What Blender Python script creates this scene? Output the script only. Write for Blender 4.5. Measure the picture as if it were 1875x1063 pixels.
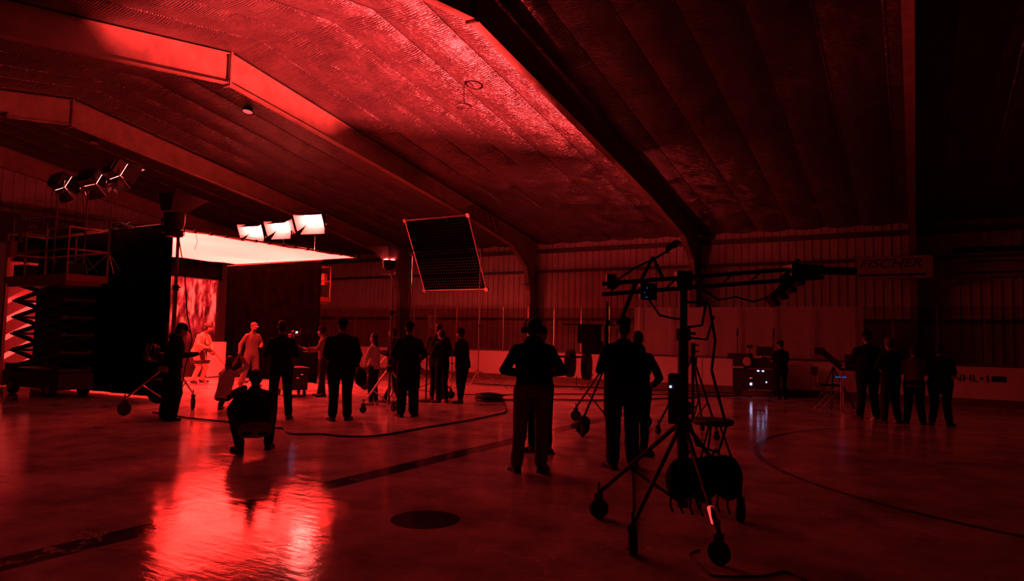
import bpy, math, random
from math import radians, sin, cos, pi, sqrt, atan2
from mathutils import Vector, Matrix, noise
random.seed(7)
scene = bpy.context.scene
for o in list(bpy.data.objects):
    bpy.data.objects.remove(o, do_unlink=True)
COL = scene.collection

# ------------------------------------------------------------------ camera, world, exposure
# +Y runs across the rink, -X runs down its length; eye height 1.6 m
cam_d = bpy.data.cameras.new('camera'); cam_d.lens = 24.0; cam_d.sensor_width = 36.0
cam_d.clip_start = 0.05; cam_d.clip_end = 200
cam = bpy.data.objects.new('camera', cam_d); COL.objects.link(cam)
cam.matrix_world = (Matrix.Translation((0, 0, 1.6)) @ Matrix.Rotation(radians(30.53), 4, 'Z')
                    @ Matrix.Rotation(radians(90 + 3.80), 4, 'X') @ Matrix.Rotation(radians(1.12), 4, 'Z'))
scene.camera = cam
world = bpy.data.worlds.new('world'); scene.world = world; world.use_nodes = True
world.node_tree.nodes['Background'].inputs[0].default_value = (0.0, 0.0, 0.0, 1)
world.node_tree.nodes['Background'].inputs[1].default_value = 0.0
scene.view_settings.view_transform = 'Standard'; scene.view_settings.look = 'None'
scene.view_settings.gamma = 1.0; scene.view_settings.exposure = 0.0
scene.view_settings.use_curve_mapping = False
RED = (1.0, 0.046, 0.034)           # the red gel / LED colour the panels are set to
RED_UP = (1.0, 0.042, 0.044)        # the up-light's gel
PANEL_L = 95.0                      # glow of the LED panel faces
PANEL_W = 300.0                     # power of each panel's focused beam
SILK_L = 28.0                       # emission added to the silk's underside as lamp light
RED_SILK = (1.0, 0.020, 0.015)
UP_W = 150000.0                      # power of the up-light on the slim silver stand
scene.cycles.sample_clamp_indirect = 80.0
SCREEN_L = 1.6

# ------------------------------------------------------------------ materials
def new_mat(name):
    m = bpy.data.materials.new(name); m.use_nodes = True
    return m, m.node_tree, m.node_tree.nodes['Principled BSDF']
def noise_node(nt, scale, detail=4, rough=.55, src='Object', vec=(1, 1, 1)):
    tc = nt.nodes.new('ShaderNodeTexCoord'); mp = nt.nodes.new('ShaderNodeMapping')
    mp.inputs['Scale'].default_value = vec
    n = nt.nodes.new('ShaderNodeTexNoise'); n.inputs['Scale'].default_value = scale
    n.inputs['Detail'].default_value = detail; n.inputs['Roughness'].default_value = rough
    nt.links.new(tc.outputs[src], mp.inputs[0]); nt.links.new(mp.outputs[0], n.inputs['Vector'])
    return n
def ramp(nt, sock, stops):
    r = nt.nodes.new('ShaderNodeValToRGB'); nt.links.new(sock, r.inputs[0])
    el = r.color_ramp.elements
    while len(el) < len(stops): el.new(.5)
    for e, (p, c) in zip(el, stops):
        e.position = p; e.color = (*c, 1) if len(c) == 3 else c
    return r
def math_n(nt, op, a, b=None, c=None):
    n = nt.nodes.new('ShaderNodeMath'); n.operation = op
    for i, v in enumerate((a, b, c)):
        if v is None: continue
        if isinstance(v, (int, float)): n.inputs[i].default_value = v
        else: nt.links.new(v, n.inputs[i])
    return n.outputs[0]
def simple(name, col, rough=.6, metal=0, var=.25, scale=14, bump=.0, bscale=60, spec=.5):
    m, nt, b = new_mat(name)
    n = noise_node(nt, scale)
    r = ramp(nt, n.outputs[0], [(.3, tuple(c * (1 - var) for c in col)), (.7, tuple(min(1, c * (1 + var)) for c in col))])
    nt.links.new(r.outputs[0], b.inputs['Base Color'])
    b.inputs['Roughness'].default_value = rough; b.inputs['Metallic'].default_value = metal
    b.inputs['Specular IOR Level'].default_value = spec
    if bump:
        n2 = noise_node(nt, bscale); bp = nt.nodes.new('ShaderNodeBump')
        bp.inputs['Strength'].default_value = bump; bp.inputs['Distance'].default_value = .01
        nt.links.new(n2.outputs[0], bp.inputs['Height']); nt.links.new(bp.outputs[0], b.inputs['Normal'])
    return m
def emit(name, col, strength):
    m, nt, b = new_mat(name)
    b.inputs['Base Color'].default_value = (.02, .02, .02, 1)
    n = noise_node(nt, 3); r = ramp(nt, n.outputs[0], [(0, tuple(c * .97 for c in col)), (1, col)])
    nt.links.new(r.outputs[0], b.inputs['Emission Color']); b.inputs['Emission Strength'].default_value = strength
    return m
M = {}
M['steel'] = simple('painted_steel', (.19, .155, .11), .36, 0, .25, 3, .15, 25)
M['steel_dark'] = simple('dark_girt_steel', (.05, .045, .045), .55)
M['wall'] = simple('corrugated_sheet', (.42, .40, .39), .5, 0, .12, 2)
M['wall_dim'] = simple('shaded_sheet', (.28, .27, .27), .55, 0, .12, 2)  # darker copy of the wall sheet, shade put into its colour
M['board'] = simple('rink_board_plastic', (.66, .66, .66), .35, 0, .06, 1.5)
M['kick'] = simple('kick_plate', (.12, .11, .05), .4)
M['cap'] = simple('cap_rail', (.10, .10, .12), .35)
M['alu'] = simple('aluminium', (.62, .62, .62), .28, 1, .1)
M['chrome'] = simple('chrome', (.8, .8, .8), .12, 1, .05)
M['black_metal'] = simple('black_metal', (.018, .018, .018), .42, 0, .3)
M['black_plastic'] = simple('black_plastic', (.012, .012, .013), .5, 0, .3)
M['rubber'] = simple('rubber', (.015, .015, .015), .75)
M['drape'] = simple('black_duvetyne', (.0014, .0014, .0014), .95, 0, .4, 3, 0, 12, .0)
M['white_foam'] = simple('white_foam_board', (.55, .52, .5), .6, 0, .06)
M['sheet'] = simple('white_banner_sheet', (.78, .78, .78), .6, 0, .08, 2)
M['lift_orange'] = simple('lift_enamel', (.30, .12, .05), .45, 0, .2)
M['lift_grey'] = simple('lift_chassis', (.045, .04, .04), .55, 0, .3)
M['rail'] = simple('guard_rail_enamel', (.38, .2, .12), .4, 0, .2)
M['skin'] = simple('skin', (.34, .22, .16), .5, 0, .08)
M['hair'] = simple('dark_hair', (.012, .009, .008), .55, 0, .3, 60, .3, 200)
M['cloth_black'] = simple('black_cloth', (.009, .009, .010), .92, 0, .3, 30, .2, 80, .15)
M['cloth_dark'] = simple('charcoal_cloth', (.018, .017, .018), .9, 0, .3, 30, .2, 80, .2)
M['cloth_navy'] = simple('navy_cloth', (.012, .013, .02), .9, 0, .3, 30, .2, 80, .2)
M['cloth_khaki'] = simple('khaki_cloth', (.14, .10, .07), .85, 0, .2, 30, .2, 80, .2)
M['cloth_light'] = simple('pale_cotton', (.36, .33, .31), .85, 0, .12, 30, .2, 80, .2)
M['cloth_grey'] = simple('grey_knit', (.13, .115, .11), .9, 0, .15, 30, .3, 60, .15)
M['cloth_white'] = simple('white_cotton', (.50, .48, .46), .85, 0, .1, 30, .2, 80, .2)
M['cloth_plaid'] = simple('patterned_shirt', (.22, .17, .15), .85, 0, .5, 18, .2, 80, .2)
M['jersey'] = simple('hockey_jersey', (.60, .40, .28), .7, 0, .08, 8)
M['jersey_trim'] = simple('jersey_trim', (.03, .03, .03), .7)
M['gold'] = simple('crest_thread', (.7, .6, .35), .6)
M['shoe'] = simple('shoe_leather', (.015, .014, .014), .6)
M['pale_shoe'] = simple('pale_shoe', (.4, .38, .36), .6)
M['wood'] = simple('hockey_stick_wood', (.28, .12, .07), .5)
M['blade'] = simple('skate_blade_steel', (.7, .7, .7), .2, 1)
M['cable'] = simple('cable_rubber', (.008, .008, .008), .6)
M['letter_dark'] = simple('black_lettering', (.01, .01, .012), .6)
M['letter_pale'] = simple('pale_lettering', (.33, .33, .33), .6)
M['sign'] = simple('sign_board', (.30, .28, .28), .5, 0, .1, 3)
M['scoreboard'] = simple('scoreboard_face', (.012, .012, .014), .5)
M['lamp_white'] = simple('lamp_reflector', (.85, .85, .85), .5, 0, .03)
M['door_in'] = simple('barn_door_paint', (.75, .75, .75), .55, 0, .04)
M['door_black'] = simple('barn_door_black', (.05, .05, .05), .38, 0, .2)
M['panel'] = emit('led_panel_glow', (1.0, .085, .07), PANEL_L)
M['uplight'] = emit('uplight_lens', RED_UP, 30.0)
M['led_blue'] = emit('blue_white_led', (.45, .5, 1.0), 10.0)
M['led_blue_dim'] = emit('blue_screen', (.02, .16, .7), .35)
M['disc_glow'] = emit('ceiling_disc_glow', (1, .12, .13), .9)
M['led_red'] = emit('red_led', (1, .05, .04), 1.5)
M['round_lit'] = simple('round_reflector', (.6, .45, .4), .4)

# silk: translucent, plus emission added for the lamp light from above
def mk_silk():
    m = bpy.data.materials.new('diffusion_silk'); m.use_nodes = True; nt = m.node_tree; nt.nodes.clear()
    out = nt.nodes.new('ShaderNodeOutputMaterial'); t = nt.nodes.new('ShaderNodeBsdfTranslucent')
    d = nt.nodes.new('ShaderNodeBsdfDiffuse'); mx = nt.nodes.new('ShaderNodeMixShader'); mx.inputs[0].default_value = .03
    n = noise_node(nt, .9, 3); r = ramp(nt, n.outputs[0], [(.3, (.86, .86, .86)), (.7, (.95, .95, .95))])
    nt.links.new(r.outputs[0], t.inputs[0]); d.inputs[0].default_value = (.8, .8, .8, 1)
    nt.links.new(t.outputs[0], mx.inputs[1]); nt.links.new(d.outputs[0], mx.inputs[2])
    # underside emission stands in for lamp light coming through; noise bands vary its brightness
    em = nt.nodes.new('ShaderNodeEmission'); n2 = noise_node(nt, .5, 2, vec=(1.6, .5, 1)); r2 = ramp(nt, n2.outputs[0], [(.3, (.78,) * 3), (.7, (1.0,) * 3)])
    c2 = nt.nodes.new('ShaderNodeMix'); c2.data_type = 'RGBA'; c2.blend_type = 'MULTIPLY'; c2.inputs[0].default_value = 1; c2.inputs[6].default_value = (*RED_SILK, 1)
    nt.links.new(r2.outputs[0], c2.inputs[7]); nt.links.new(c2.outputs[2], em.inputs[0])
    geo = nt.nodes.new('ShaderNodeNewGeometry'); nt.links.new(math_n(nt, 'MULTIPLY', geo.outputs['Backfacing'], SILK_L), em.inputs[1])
    ad = nt.nodes.new('ShaderNodeAddShader'); nt.links.new(mx.outputs[0], ad.inputs[0]); nt.links.new(em.outputs[0], ad.inputs[1]); nt.links.new(ad.outputs[0], out.inputs[0])
    return m
M['silk'] = mk_silk()

def mk_ice():
    m, nt, b = new_mat('rink_ice')
    tc = nt.nodes.new('ShaderNodeTexCoord'); sp = nt.nodes.new('ShaderNodeSeparateXYZ'); nt.links.new(tc.outputs['Object'], sp.inputs[0])
    X, Y = sp.outputs[0], sp.outputs[1]
    n = noise_node(nt, 1.1, 7, .68); base = ramp(nt, n.outputs[0], [(.36, (.28, .28, .29)), (.62, (.68, .68, .69))])
    # painted lines: blue line across the rink, face-off circle, face-off spot
    stripe = math_n(nt, 'LESS_THAN', math_n(nt, 'ABSOLUTE', math_n(nt, 'ADD', X, 5.32)), .15)
    def dist(cx, cy):
        return math_n(nt, 'SQRT', math_n(nt, 'ADD', math_n(nt, 'POWER', math_n(nt, 'SUBTRACT', X, cx), 2.0),
                                         math_n(nt, 'POWER', math_n(nt, 'SUBTRACT', Y, cy), 2.0)))
    circ = math_n(nt, 'LESS_THAN', math_n(nt, 'ABSOLUTE', math_n(nt, 'SUBTRACT', dist(2.45, 11.5), 4.57)), .045)
    spot = math_n(nt, 'LESS_THAN', dist(-3.68, 4.84), .30)
    mask = math_n(nt, 'MAXIMUM', math_n(nt, 'MAXIMUM', stripe, circ), spot)
    mx = nt.nodes.new('ShaderNodeMix'); mx.data_type = 'RGBA'
    nt.links.new(math_n(nt, 'MULTIPLY', mask, .92), mx.inputs[0]); nt.links.new(base.outputs[0], mx.inputs[6]); mx.inputs[7].default_value = (.02, .03, .10, 1)
    nt.links.new(mx.outputs[2], b.inputs['Base Color'])
    n2 = noise_node(nt, 1.3, 5, .6, vec=(1, 1, 1)); r2 = ramp(nt, n2.outputs[0], [(.35, (.06,) * 3), (.65, (.15,) * 3)])
    nt.links.new(r2.outputs[0], b.inputs['Roughness'])
    b.inputs['IOR'].default_value = 1.31; b.inputs['Specular IOR Level'].default_value = .5
    # ruts and skate scratches
    n3 = noise_node(nt, 3.5, 7, .62); n4 = noise_node(nt, 2.0, 3, .5, vec=(1, 5, 1))
    v = nt.nodes.new('ShaderNodeTexVoronoi'); v.feature = 'DISTANCE_TO_EDGE'; v.inputs['Scale'].default_value = .8
    mixv = nt.nodes.new('ShaderNodeVectorMath'); mixv.operation = 'ADD'
    nt.links.new(tc.outputs['Object'], mixv.inputs[0]); nt.links.new(n3.outputs['Color'], mixv.inputs[1]); nt.links.new(mixv.outputs[0], v.inputs['Vector'])
    crack = math_n(nt, 'LESS_THAN', v.outputs[0], .007)
    n5 = noise_node(nt, .55, 2, .5); crack = math_n(nt, 'MULTIPLY', crack, math_n(nt, 'GREATER_THAN', n5.outputs[0], .53))
    fx_ = nt.nodes.new('ShaderNodeMix'); fx_.data_type = 'RGBA'
    nt.links.new(math_n(nt, 'MULTIPLY', crack, .8), fx_.inputs[0]); nt.links.new(mx.outputs[2], fx_.inputs[6]); fx_.inputs[7].default_value = (.92, .92, .92, 1)  # cracks paled: frost wear plus their glint put into the colour
    nt.links.new(fx_.outputs[2], b.inputs['Base Color'])
    h = math_n(nt, 'ADD', math_n(nt, 'ADD', math_n(nt, 'MULTIPLY', n3.outputs[0], .8), math_n(nt, 'MULTIPLY', n4.outputs[0], .6)), math_n(nt, 'MULTIPLY', crack, .10))
    bp = nt.nodes.new('ShaderNodeBump'); bp.inputs['Strength'].default_value = .32; bp.inputs['Distance'].default_value = .012
    nt.links.new(h, bp.inputs['Height']); nt.links.new(bp.outputs[0], b.inputs['Normal'])
    return m
M['ice'] = mk_ice()

def mk_foil():
    m, nt, b = new_mat('foil_insulation')
    n = noise_node(nt, 1.2, 5); r = ramp(nt, n.outputs[0], [(.3, (.112, .112, .112)), (.7, (.155, .152, .15))])
    nt.links.new(r.outputs[0], b.inputs['Base Color']); b.inputs['Metallic'].default_value = .8
    b.inputs['Roughness'].default_value = .36
    # pleats: thin wrinkles that run along the building, broken up by noise
    tc = nt.nodes.new('ShaderNodeTexCoord'); sp = nt.nodes.new('ShaderNodeSeparateXYZ'); nt.links.new(tc.outputs['Object'], sp.inputs[0])
    w = noise_node(nt, 1.0, 4, .6, vec=(1.3, 2.2, 0)); k = noise_node(nt, 1.0, 3, .6, vec=(2.2, 1.6, 0)); fine = noise_node(nt, 1.0, 3, .5, vec=(5, 45, 0))
    ph = math_n(nt, 'ADD', math_n(nt, 'MULTIPLY', sp.outputs[1], 54.0), math_n(nt, 'MULTIPLY', w.outputs[0], 9.0))
    r1 = math_n(nt, 'POWER', math_n(nt, 'ABSOLUTE', math_n(nt, 'SINE', ph)), .7)
    r1 = math_n(nt, 'MULTIPLY', r1, ramp(nt, k.outputs[0], [(.34, (.15,) * 3), (.62, (1,) * 3)]).outputs[0])
    h = math_n(nt, 'ADD', math_n(nt, 'MULTIPLY', r1, .22), math_n(nt, 'MULTIPLY', fine.outputs[0], .16))
    bp = nt.nodes.new('ShaderNodeBump'); bp.inputs['Strength'].default_value = 1.0; bp.inputs['Distance'].default_value = .19
    nt.links.new(h, bp.inputs['Height']); nt.links.new(bp.outputs[0], b.inputs['Normal'])
    return m
M['foil'] = mk_foil()

def mk_screen():
    m, nt, b = new_mat('led_wall_picture')
    b.inputs['Base Color'].default_value = (.01, .01, .01, 1); b.inputs['Roughness'].default_value = .4
    tc = nt.nodes.new('ShaderNodeTexCoord'); sp = nt.nodes.new('ShaderNodeSeparateXYZ'); nt.links.new(tc.outputs['Object'], sp.inputs[0])
    Y, Z = sp.outputs[1], sp.outputs[2]
    # blurred crowd of bright vertical shapes, dark lower down
    a = noise_node(nt, 1.0, 2, .5, vec=(1, 3.6, 1.2)); c = noise_node(nt, 1.0, 2, .5, vec=(1, 6, 2.6))
    crowd = ramp(nt, math_n(nt, 'ADD', math_n(nt, 'MULTIPLY', a.outputs[0], .7), math_n(nt, 'MULTIPLY', c.outputs[0], .45)), [(.47, (0.02,) * 3), (.66, (1,) * 3)])
    high = ramp(nt, math_n(nt, 'MULTIPLY_ADD', Z, .33, 0.0), [(.36, (.04,) * 3), (.72, (1,) * 3)])
    right = math_n(nt, 'MULTIPLY', crowd.outputs[0], high.outputs[0])
    # slanted streaks in the part of the picture beyond the scissor lift
    s = math_n(nt, 'SINE', math_n(nt, 'MULTIPLY', math_n(nt, 'SUBTRACT', Z, math_n(nt, 'MULTIPLY', math_n(nt, 'SUBTRACT', Y, 8), .62)), 12.5))
    streak = math_n(nt, 'MULTIPLY', ramp(nt, s, [(.35, (.12,) * 3), (.75, (1,) * 3)]).outputs[0], ramp(nt, math_n(nt, 'MULTIPLY', Z, .33), [(.70, (1,) * 3), (.92, (.06,) * 3)]).outputs[0])
    side = ramp(nt, math_n(nt, 'SUBTRACT', Y, 10.6), [(0, (0,) * 3), (1, (1,) * 3)])
    mx = nt.nodes.new('ShaderNodeMix'); mx.data_type = 'FLOAT'
    nt.links.new(side.outputs[0], mx.inputs[0]); nt.links.new(streak, mx.inputs[2]); nt.links.new(right, mx.inputs[3])
    col = ramp(nt, mx.outputs[0], [(0, (.012, .0003, .0006)), (.5, (.35, .006, .008)), (1, (1, .07, .055))])
    nt.links.new(col.outputs[0], b.inputs['Emission Color']); b.inputs['Emission Strength'].default_value = SCREEN_L
    return m
M['screen'] = mk_screen()
def mk_glass():
    m = bpy.data.materials.new('rink_glass'); m.use_nodes = True; nt = m.node_tree; nt.nodes.clear()
    out = nt.nodes.new('ShaderNodeOutputMaterial'); t = nt.nodes.new('ShaderNodeBsdfTransparent'); t.inputs[0].default_value = (.84, .84, .84, 1)
    g = nt.nodes.new('ShaderNodeBsdfGlossy'); g.inputs['Roughness'].default_value = .05; g.inputs[0].default_value = (.8, .8, .8, 1)
    lw = nt.nodes.new('ShaderNodeLayerWeight'); mx = nt.nodes.new('ShaderNodeMixShader')
    nt.links.new(math_n(nt, 'MULTIPLY_ADD', math_n(nt, 'POWER', lw.outputs['Facing'], 5.0), .5, .03), mx.inputs[0]); nt.links.new(t.outputs[0], mx.inputs[1]); nt.links.new(g.outputs[0], mx.inputs[2]); nt.links.new(mx.outputs[0], out.inputs[0])
    return m
M['glass'] = mk_glass()

# ------------------------------------------------------------------ mesh helpers
class MB:
    def __init__(s): s.v = []; s.f = []
    def add(s, vs, fs):
        k = len(s.v); s.v += [tuple(v) for v in vs]; s.f += [tuple(i + k for i in f) for f in fs]; return s
    def box(s, c, d, rot=None):
        x, y, z = d[0] / 2, d[1] / 2, d[2] / 2
        vs = [Vector((a * x, b * y, e * z)) for a in (-1, 1) for b in (-1, 1) for e in (-1, 1)]
        if rot is not None: vs = [rot @ v for v in vs]
        c = Vector(c); vs = [v + c for v in vs]
        return s.add(vs, [(0, 1, 3, 2), (4, 6, 7, 5), (0, 4, 5, 1), (2, 3, 7, 6), (0, 2, 6, 4), (1, 5, 7, 3)])
    def tube(s, p0, p1, r0, r1=None, n=10):
        return s.path([p0, p1], [r0, r0 if r1 is None else r1], n)
    def path(s, pts, r, n=8, flat=None):
        pts = [Vector(p) for p in pts]; m = len(pts)
        rr = r if isinstance(r, (list, tuple)) else [r] * m
        t0 = (pts[1] - pts[0]).normalized()
        u = t0.orthogonal().normalized(); vs = []
        for i, p in enumerate(pts):
            t = (pts[min(i + 1, m - 1)] - pts[max(i - 1, 0)]).normalized()
            u = (u - t * u.dot(t)); u = u.normalized() if u.length > 1e-6 else t.orthogonal().normalized()
            w = t.cross(u)
            for k in range(n):
                a = 2 * pi * k / n; vs.append(p + (u * cos(a) + w * sin(a)) * rr[i])
        fs = [(i * n + k, i * n + (k + 1) % n, (i + 1) * n + (k + 1) % n, (i + 1) * n + k) for i in range(m - 1) for k in range(n)]
        fs += [tuple(range(n - 1, -1, -1)), tuple((m - 1) * n + k for k in range(n))]
        return s.add(vs, fs)
    def lathe(s, prof, n=20, mat=None):
        vs = []; m = len(prof)
        for r, z in prof:
            for k in range(n):
                a = 2 * pi * k / n; v = Vector((r * cos(a), r * sin(a), z)); vs.append(mat @ v if mat else v)
        fs = [(i * n + k, i * n + (k + 1) % n, (i + 1) * n + (k + 1) % n, (i + 1) * n + k) for i in range(m - 1) for k in range(n)]
        fs += [tuple(range(n - 1, -1, -1)), tuple((m - 1) * n + k for k in range(n))]
        return s.add(vs, fs)
    def prism(s, poly, off):            # poly: 3-D points of a planar outline, extruded by off
        n = len(poly); off = Vector(off); a = [Vector(p) for p in poly]; b = [p + off for p in a]
        return s.add(a + b, [tuple(range(n)), tuple(range(2 * n - 1, n - 1, -1))] + [(i, i + n, (i + 1) % n + n, (i + 1) % n) for i in range(n)])
    def ball(s, c, r, n=12, m=8, rot=None):
        if isinstance(r, (int, float)): r = (r, r, r)
        c = Vector(c); vs = []
        for i in range(m + 1):
            th = pi * (i + .0) / m
            for k in range(n):
                a = 2 * pi * k / n; st = max(sin(th), .02)
                v = Vector((r[0] * st * cos(a), r[1] * st * sin(a), r[2] * cos(th)))
                vs.append((rot @ v if rot is not None else v) + c)
        fs = [(i * n + k, (i + 1) * n + k, (i + 1) * n + (k + 1) % n, i * n + (k + 1) % n) for i in range(m) for k in range(n)]
        fs += [tuple(range(n)), tuple(m * n + k for k in range(n - 1, -1, -1))]
        return s.add(vs, fs)
    def capsule(s, p0, p1, r0, r1, n=12, side=None, flat=1.0):   # tapered limb with round ends
        p0, p1 = Vector(p0), Vector(p1); t = (p1 - p0)
        L = t.length; t = t.normalized() if L > 1e-6 else Vector((0, 0, 1))
        u = Vector(side) if side is not None else t.orthogonal(); u = (u - t * u.dot(t))
        u = u.normalized() if u.length > 1e-4 else t.orthogonal().normalized(); w = t.cross(u)
        rings = [(-r0 * cos(a), r0 * sin(a)) for a in (radians(8), radians(35), radians(62))] + [(0, r0)] + \
                [(L * q, r0 + (r1 - r0) * q) for q in (.33, .66)] + [(L, r1)] + [(L + r1 * cos(a), r1 * sin(a)) for a in (radians(62), radians(35), radians(8))]
        vs = []
        for d, r in rings:
            for k in range(n):
                a = 2 * pi * k / n; vs.append(p0 + t * d + u * cos(a) * r + w * sin(a) * r * flat)
        m = len(rings)
        fs = [(i * n + k, i * n + (k + 1) % n, (i + 1) * n + (k + 1) % n, (i + 1) * n + k) for i in range(m - 1) for k in range(n)]
        fs += [tuple(range(n - 1, -1, -1)), tuple((m - 1) * n + k for k in range(n))]
        return s.add(vs, fs)
    def loft(s, rings, n=18):           # rings: (centre, x axis, y axis) with axes scaled to the half widths
        vs = []
        for c, ax, ay in rings:
            c = Vector(c)
            for k in range(n):
                a = 2 * pi * k / n; vs.append(c + Vector(ax) * cos(a) + Vector(ay) * sin(a))
        m = len(rings)
        fs = [(i * n + k, i * n + (k + 1) % n, (i + 1) * n + (k + 1) % n, (i + 1) * n + k) for i in range(m - 1) for k in range(n)]
        fs += [tuple(range(n - 1, -1, -1)), tuple((m - 1) * n + k for k in range(n))]
        return s.add(vs, fs)
    def build(s, name, mat, parent=None, smooth=False, bevel=0):
        me = bpy.data.meshes.new(name); me.from_pydata(s.v, [], s.f); me.validate()
        me.materials.append(M[mat] if isinstance(mat, str) else mat)
        o = bpy.data.objects.new(name, me); COL.objects.link(o)
        if parent is not None: o.parent = parent
        if smooth:
            me.polygons.foreach_set('use_smooth', [True] * len(me.polygons))
            try: me.set_sharp_from_angle(angle=radians(42))
            except Exception: pass
        if bevel:
            b = o.modifiers.new('bevel', 'BEVEL'); b.width = bevel; b.segments = 2; b.limit_method = 'ANGLE'
        return o
def tag(o, label=None, cat=None, group=None, kind=None):
    if label: o['label'] = label
    if cat: o['category'] = cat
    if group: o['group'] = group
    if kind: o['kind'] = kind
    return o
def thing(name, label, cat, loc=(0, 0, 0), rz=0, group=None, rot=None):
    o = bpy.data.objects.new(name, None); COL.objects.link(o); o.empty_display_size = .2
    o.location = loc; o.rotation_euler = rot if rot is not None else (0, 0, rz)
    return tag(o, label, cat, group)
def kids(o): return [c for c in bpy.data.objects if c.parent == o]
def copy_tree(o, parent=None):
    c = o.copy(); COL.objects.link(c); c.parent = parent
    for ch in kids(o): copy_tree(ch, c)
    return c
def text_mesh(name, body, size, mat, parent, mtx, extrude=.004, shear=0, sx=1, align='LEFT'):
    cu = bpy.data.curves.new(name, 'FONT'); cu.body = body; cu.size = size; cu.extrude = extrude; cu.shear = shear; cu.align_x = align
    t = bpy.data.objects.new(name, cu); COL.objects.link(t)
    dg = bpy.context.evaluated_depsgraph_get(); me = bpy.data.meshes.new_from_object(t.evaluated_get(dg))
    bpy.data.objects.remove(t, do_unlink=True); me.materials.clear(); me.materials.append(M[mat])
    me.transform(mtx @ Matrix.Diagonal((sx, 1, 1, 1)))
    o = bpy.data.objects.new(name, me); COL.objects.link(o)
    if parent is not None: o.parent = parent
    return o
Wn = Matrix.Rotation(radians(90), 4, 'X')                                   # lettering that faces -Y
We = Matrix.Rotation(radians(90), 4, 'Z') @ Matrix.Rotation(radians(90), 4, 'X')   # lettering that faces +X

# ------------------------------------------------------------------ the hall
YR, ZR, SL = 9.45, 7.70, .167                  # ridge line, ridge height, roof slope
YN, YF = -5.1, 24.0                            # side walls
XE, XW = -26.3, 9.0                            # end walls
FR = [0.0, -6.48, -12.95, -19.45, -25.95, 6.5]  # steel frames
def roof(y): return ZR - SL * abs(y - YR)
def struct(o): o['kind'] = 'structure'; return o
f = MB(); f.box(((XE + XW) / 2, (YN + YF) / 2, -.1), (XW - XE + 1, YF - YN + 1, .2)); struct(f.build('floor', 'ice'))
# ceiling: foil-faced insulation hanging in shallow swags between seams 1.05 m apart
m = MB(); xs = []; x = XE
seams = [-12.95 + 1.04 * k + (0.0) for k in range(-14, 23)]
X_ = [XE]
for k in range(-13, 22):
    for q in (0, .012, .022, .08, .2, .35, .5, .65, .8, .92, .978, .988):
        xx = -12.95 + 1.05 * (k + q)
        if XE < xx < XW: X_.append(xx)
X_.append(XW); n = len(X_) - 1
Y_ = sorted(set([YN + (YF - YN) * j / 60 for j in range(61)] + [YR]))
def sag(x):
    q = ((x + 12.95) / 1.05) % 1.0
    return (.020 if q < .013 or q > .987 else 0) + .07 * (1 - abs(2 * q - 1) ** 2.6)
vs = [(x, y, roof(y) + .05 - sag(x) - .012 * noise.noise(Vector((x * 1.2, y * .5, 3)))) for x in X_ for y in Y_]
ny = len(Y_)
m.add(vs, [(i * ny + j, i * ny + j + 1, (i + 1) * ny + j + 1, (i + 1) * ny + j) for i in range(n) for j in range(ny - 1)])
struct(m.build('ceiling', 'foil', smooth=True))
def rib_wall(name, a, b, zt, nrm, mat, pitch=.30):  # corrugated sheet from a to b, zt(t) top height, ribs toward nrm
    a, b, nrm = Vector(a), Vector(b), Vector(nrm); L = (b - a).length; m = MB(); t = 0; prof = []
    while t < L:
        for q, d in ((0, 0), (.62, 0), (.72, .035), (.92, .035)):
            if t + q * pitch < L: prof.append((t + q * pitch, d))
        t += pitch
    prof.append((L, 0)); u = (b - a).normalized(); vs = []
    for t, d in prof:
        p = a + u * t + nrm * d; vs += [(p.x, p.y, 0), (p.x, p.y, zt(p))]
    m.add(vs, [(2 * i, 2 * i + 1, 2 * i + 3, 2 * i + 2) for i in range(len(prof) - 1)])
    return struct(m.build(name, mat))
rib_wall('wall_far', (XE, YF, 0), (XW, YF, 0), lambda p: roof(YF) + .1, (0, -1, 0), 'wall', .25)
rib_wall('wall_near', (XE, YN, 0), (XW, YN, 0), lambda p: roof(YN) + .1, (0, 1, 0), 'wall')
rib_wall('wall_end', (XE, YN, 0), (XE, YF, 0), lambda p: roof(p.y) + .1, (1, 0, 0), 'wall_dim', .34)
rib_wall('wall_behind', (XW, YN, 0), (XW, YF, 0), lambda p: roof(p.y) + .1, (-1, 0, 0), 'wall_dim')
for k, (z, d) in enumerate(((4.98, .16), (4.17, .09), (2.30, .07))):
    m = MB(); m.box(((XE + XW) / 2, YF - .12, z), (XW - XE, .16, d)); struct(m.build('trim_%d' % (k + 1), 'steel_dark'))
m = MB(); m.box((XE + .14, 9.5, 5.62), (.12, 28, .06)); struct(m.build('trim_4', 'steel_dark'))
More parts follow.
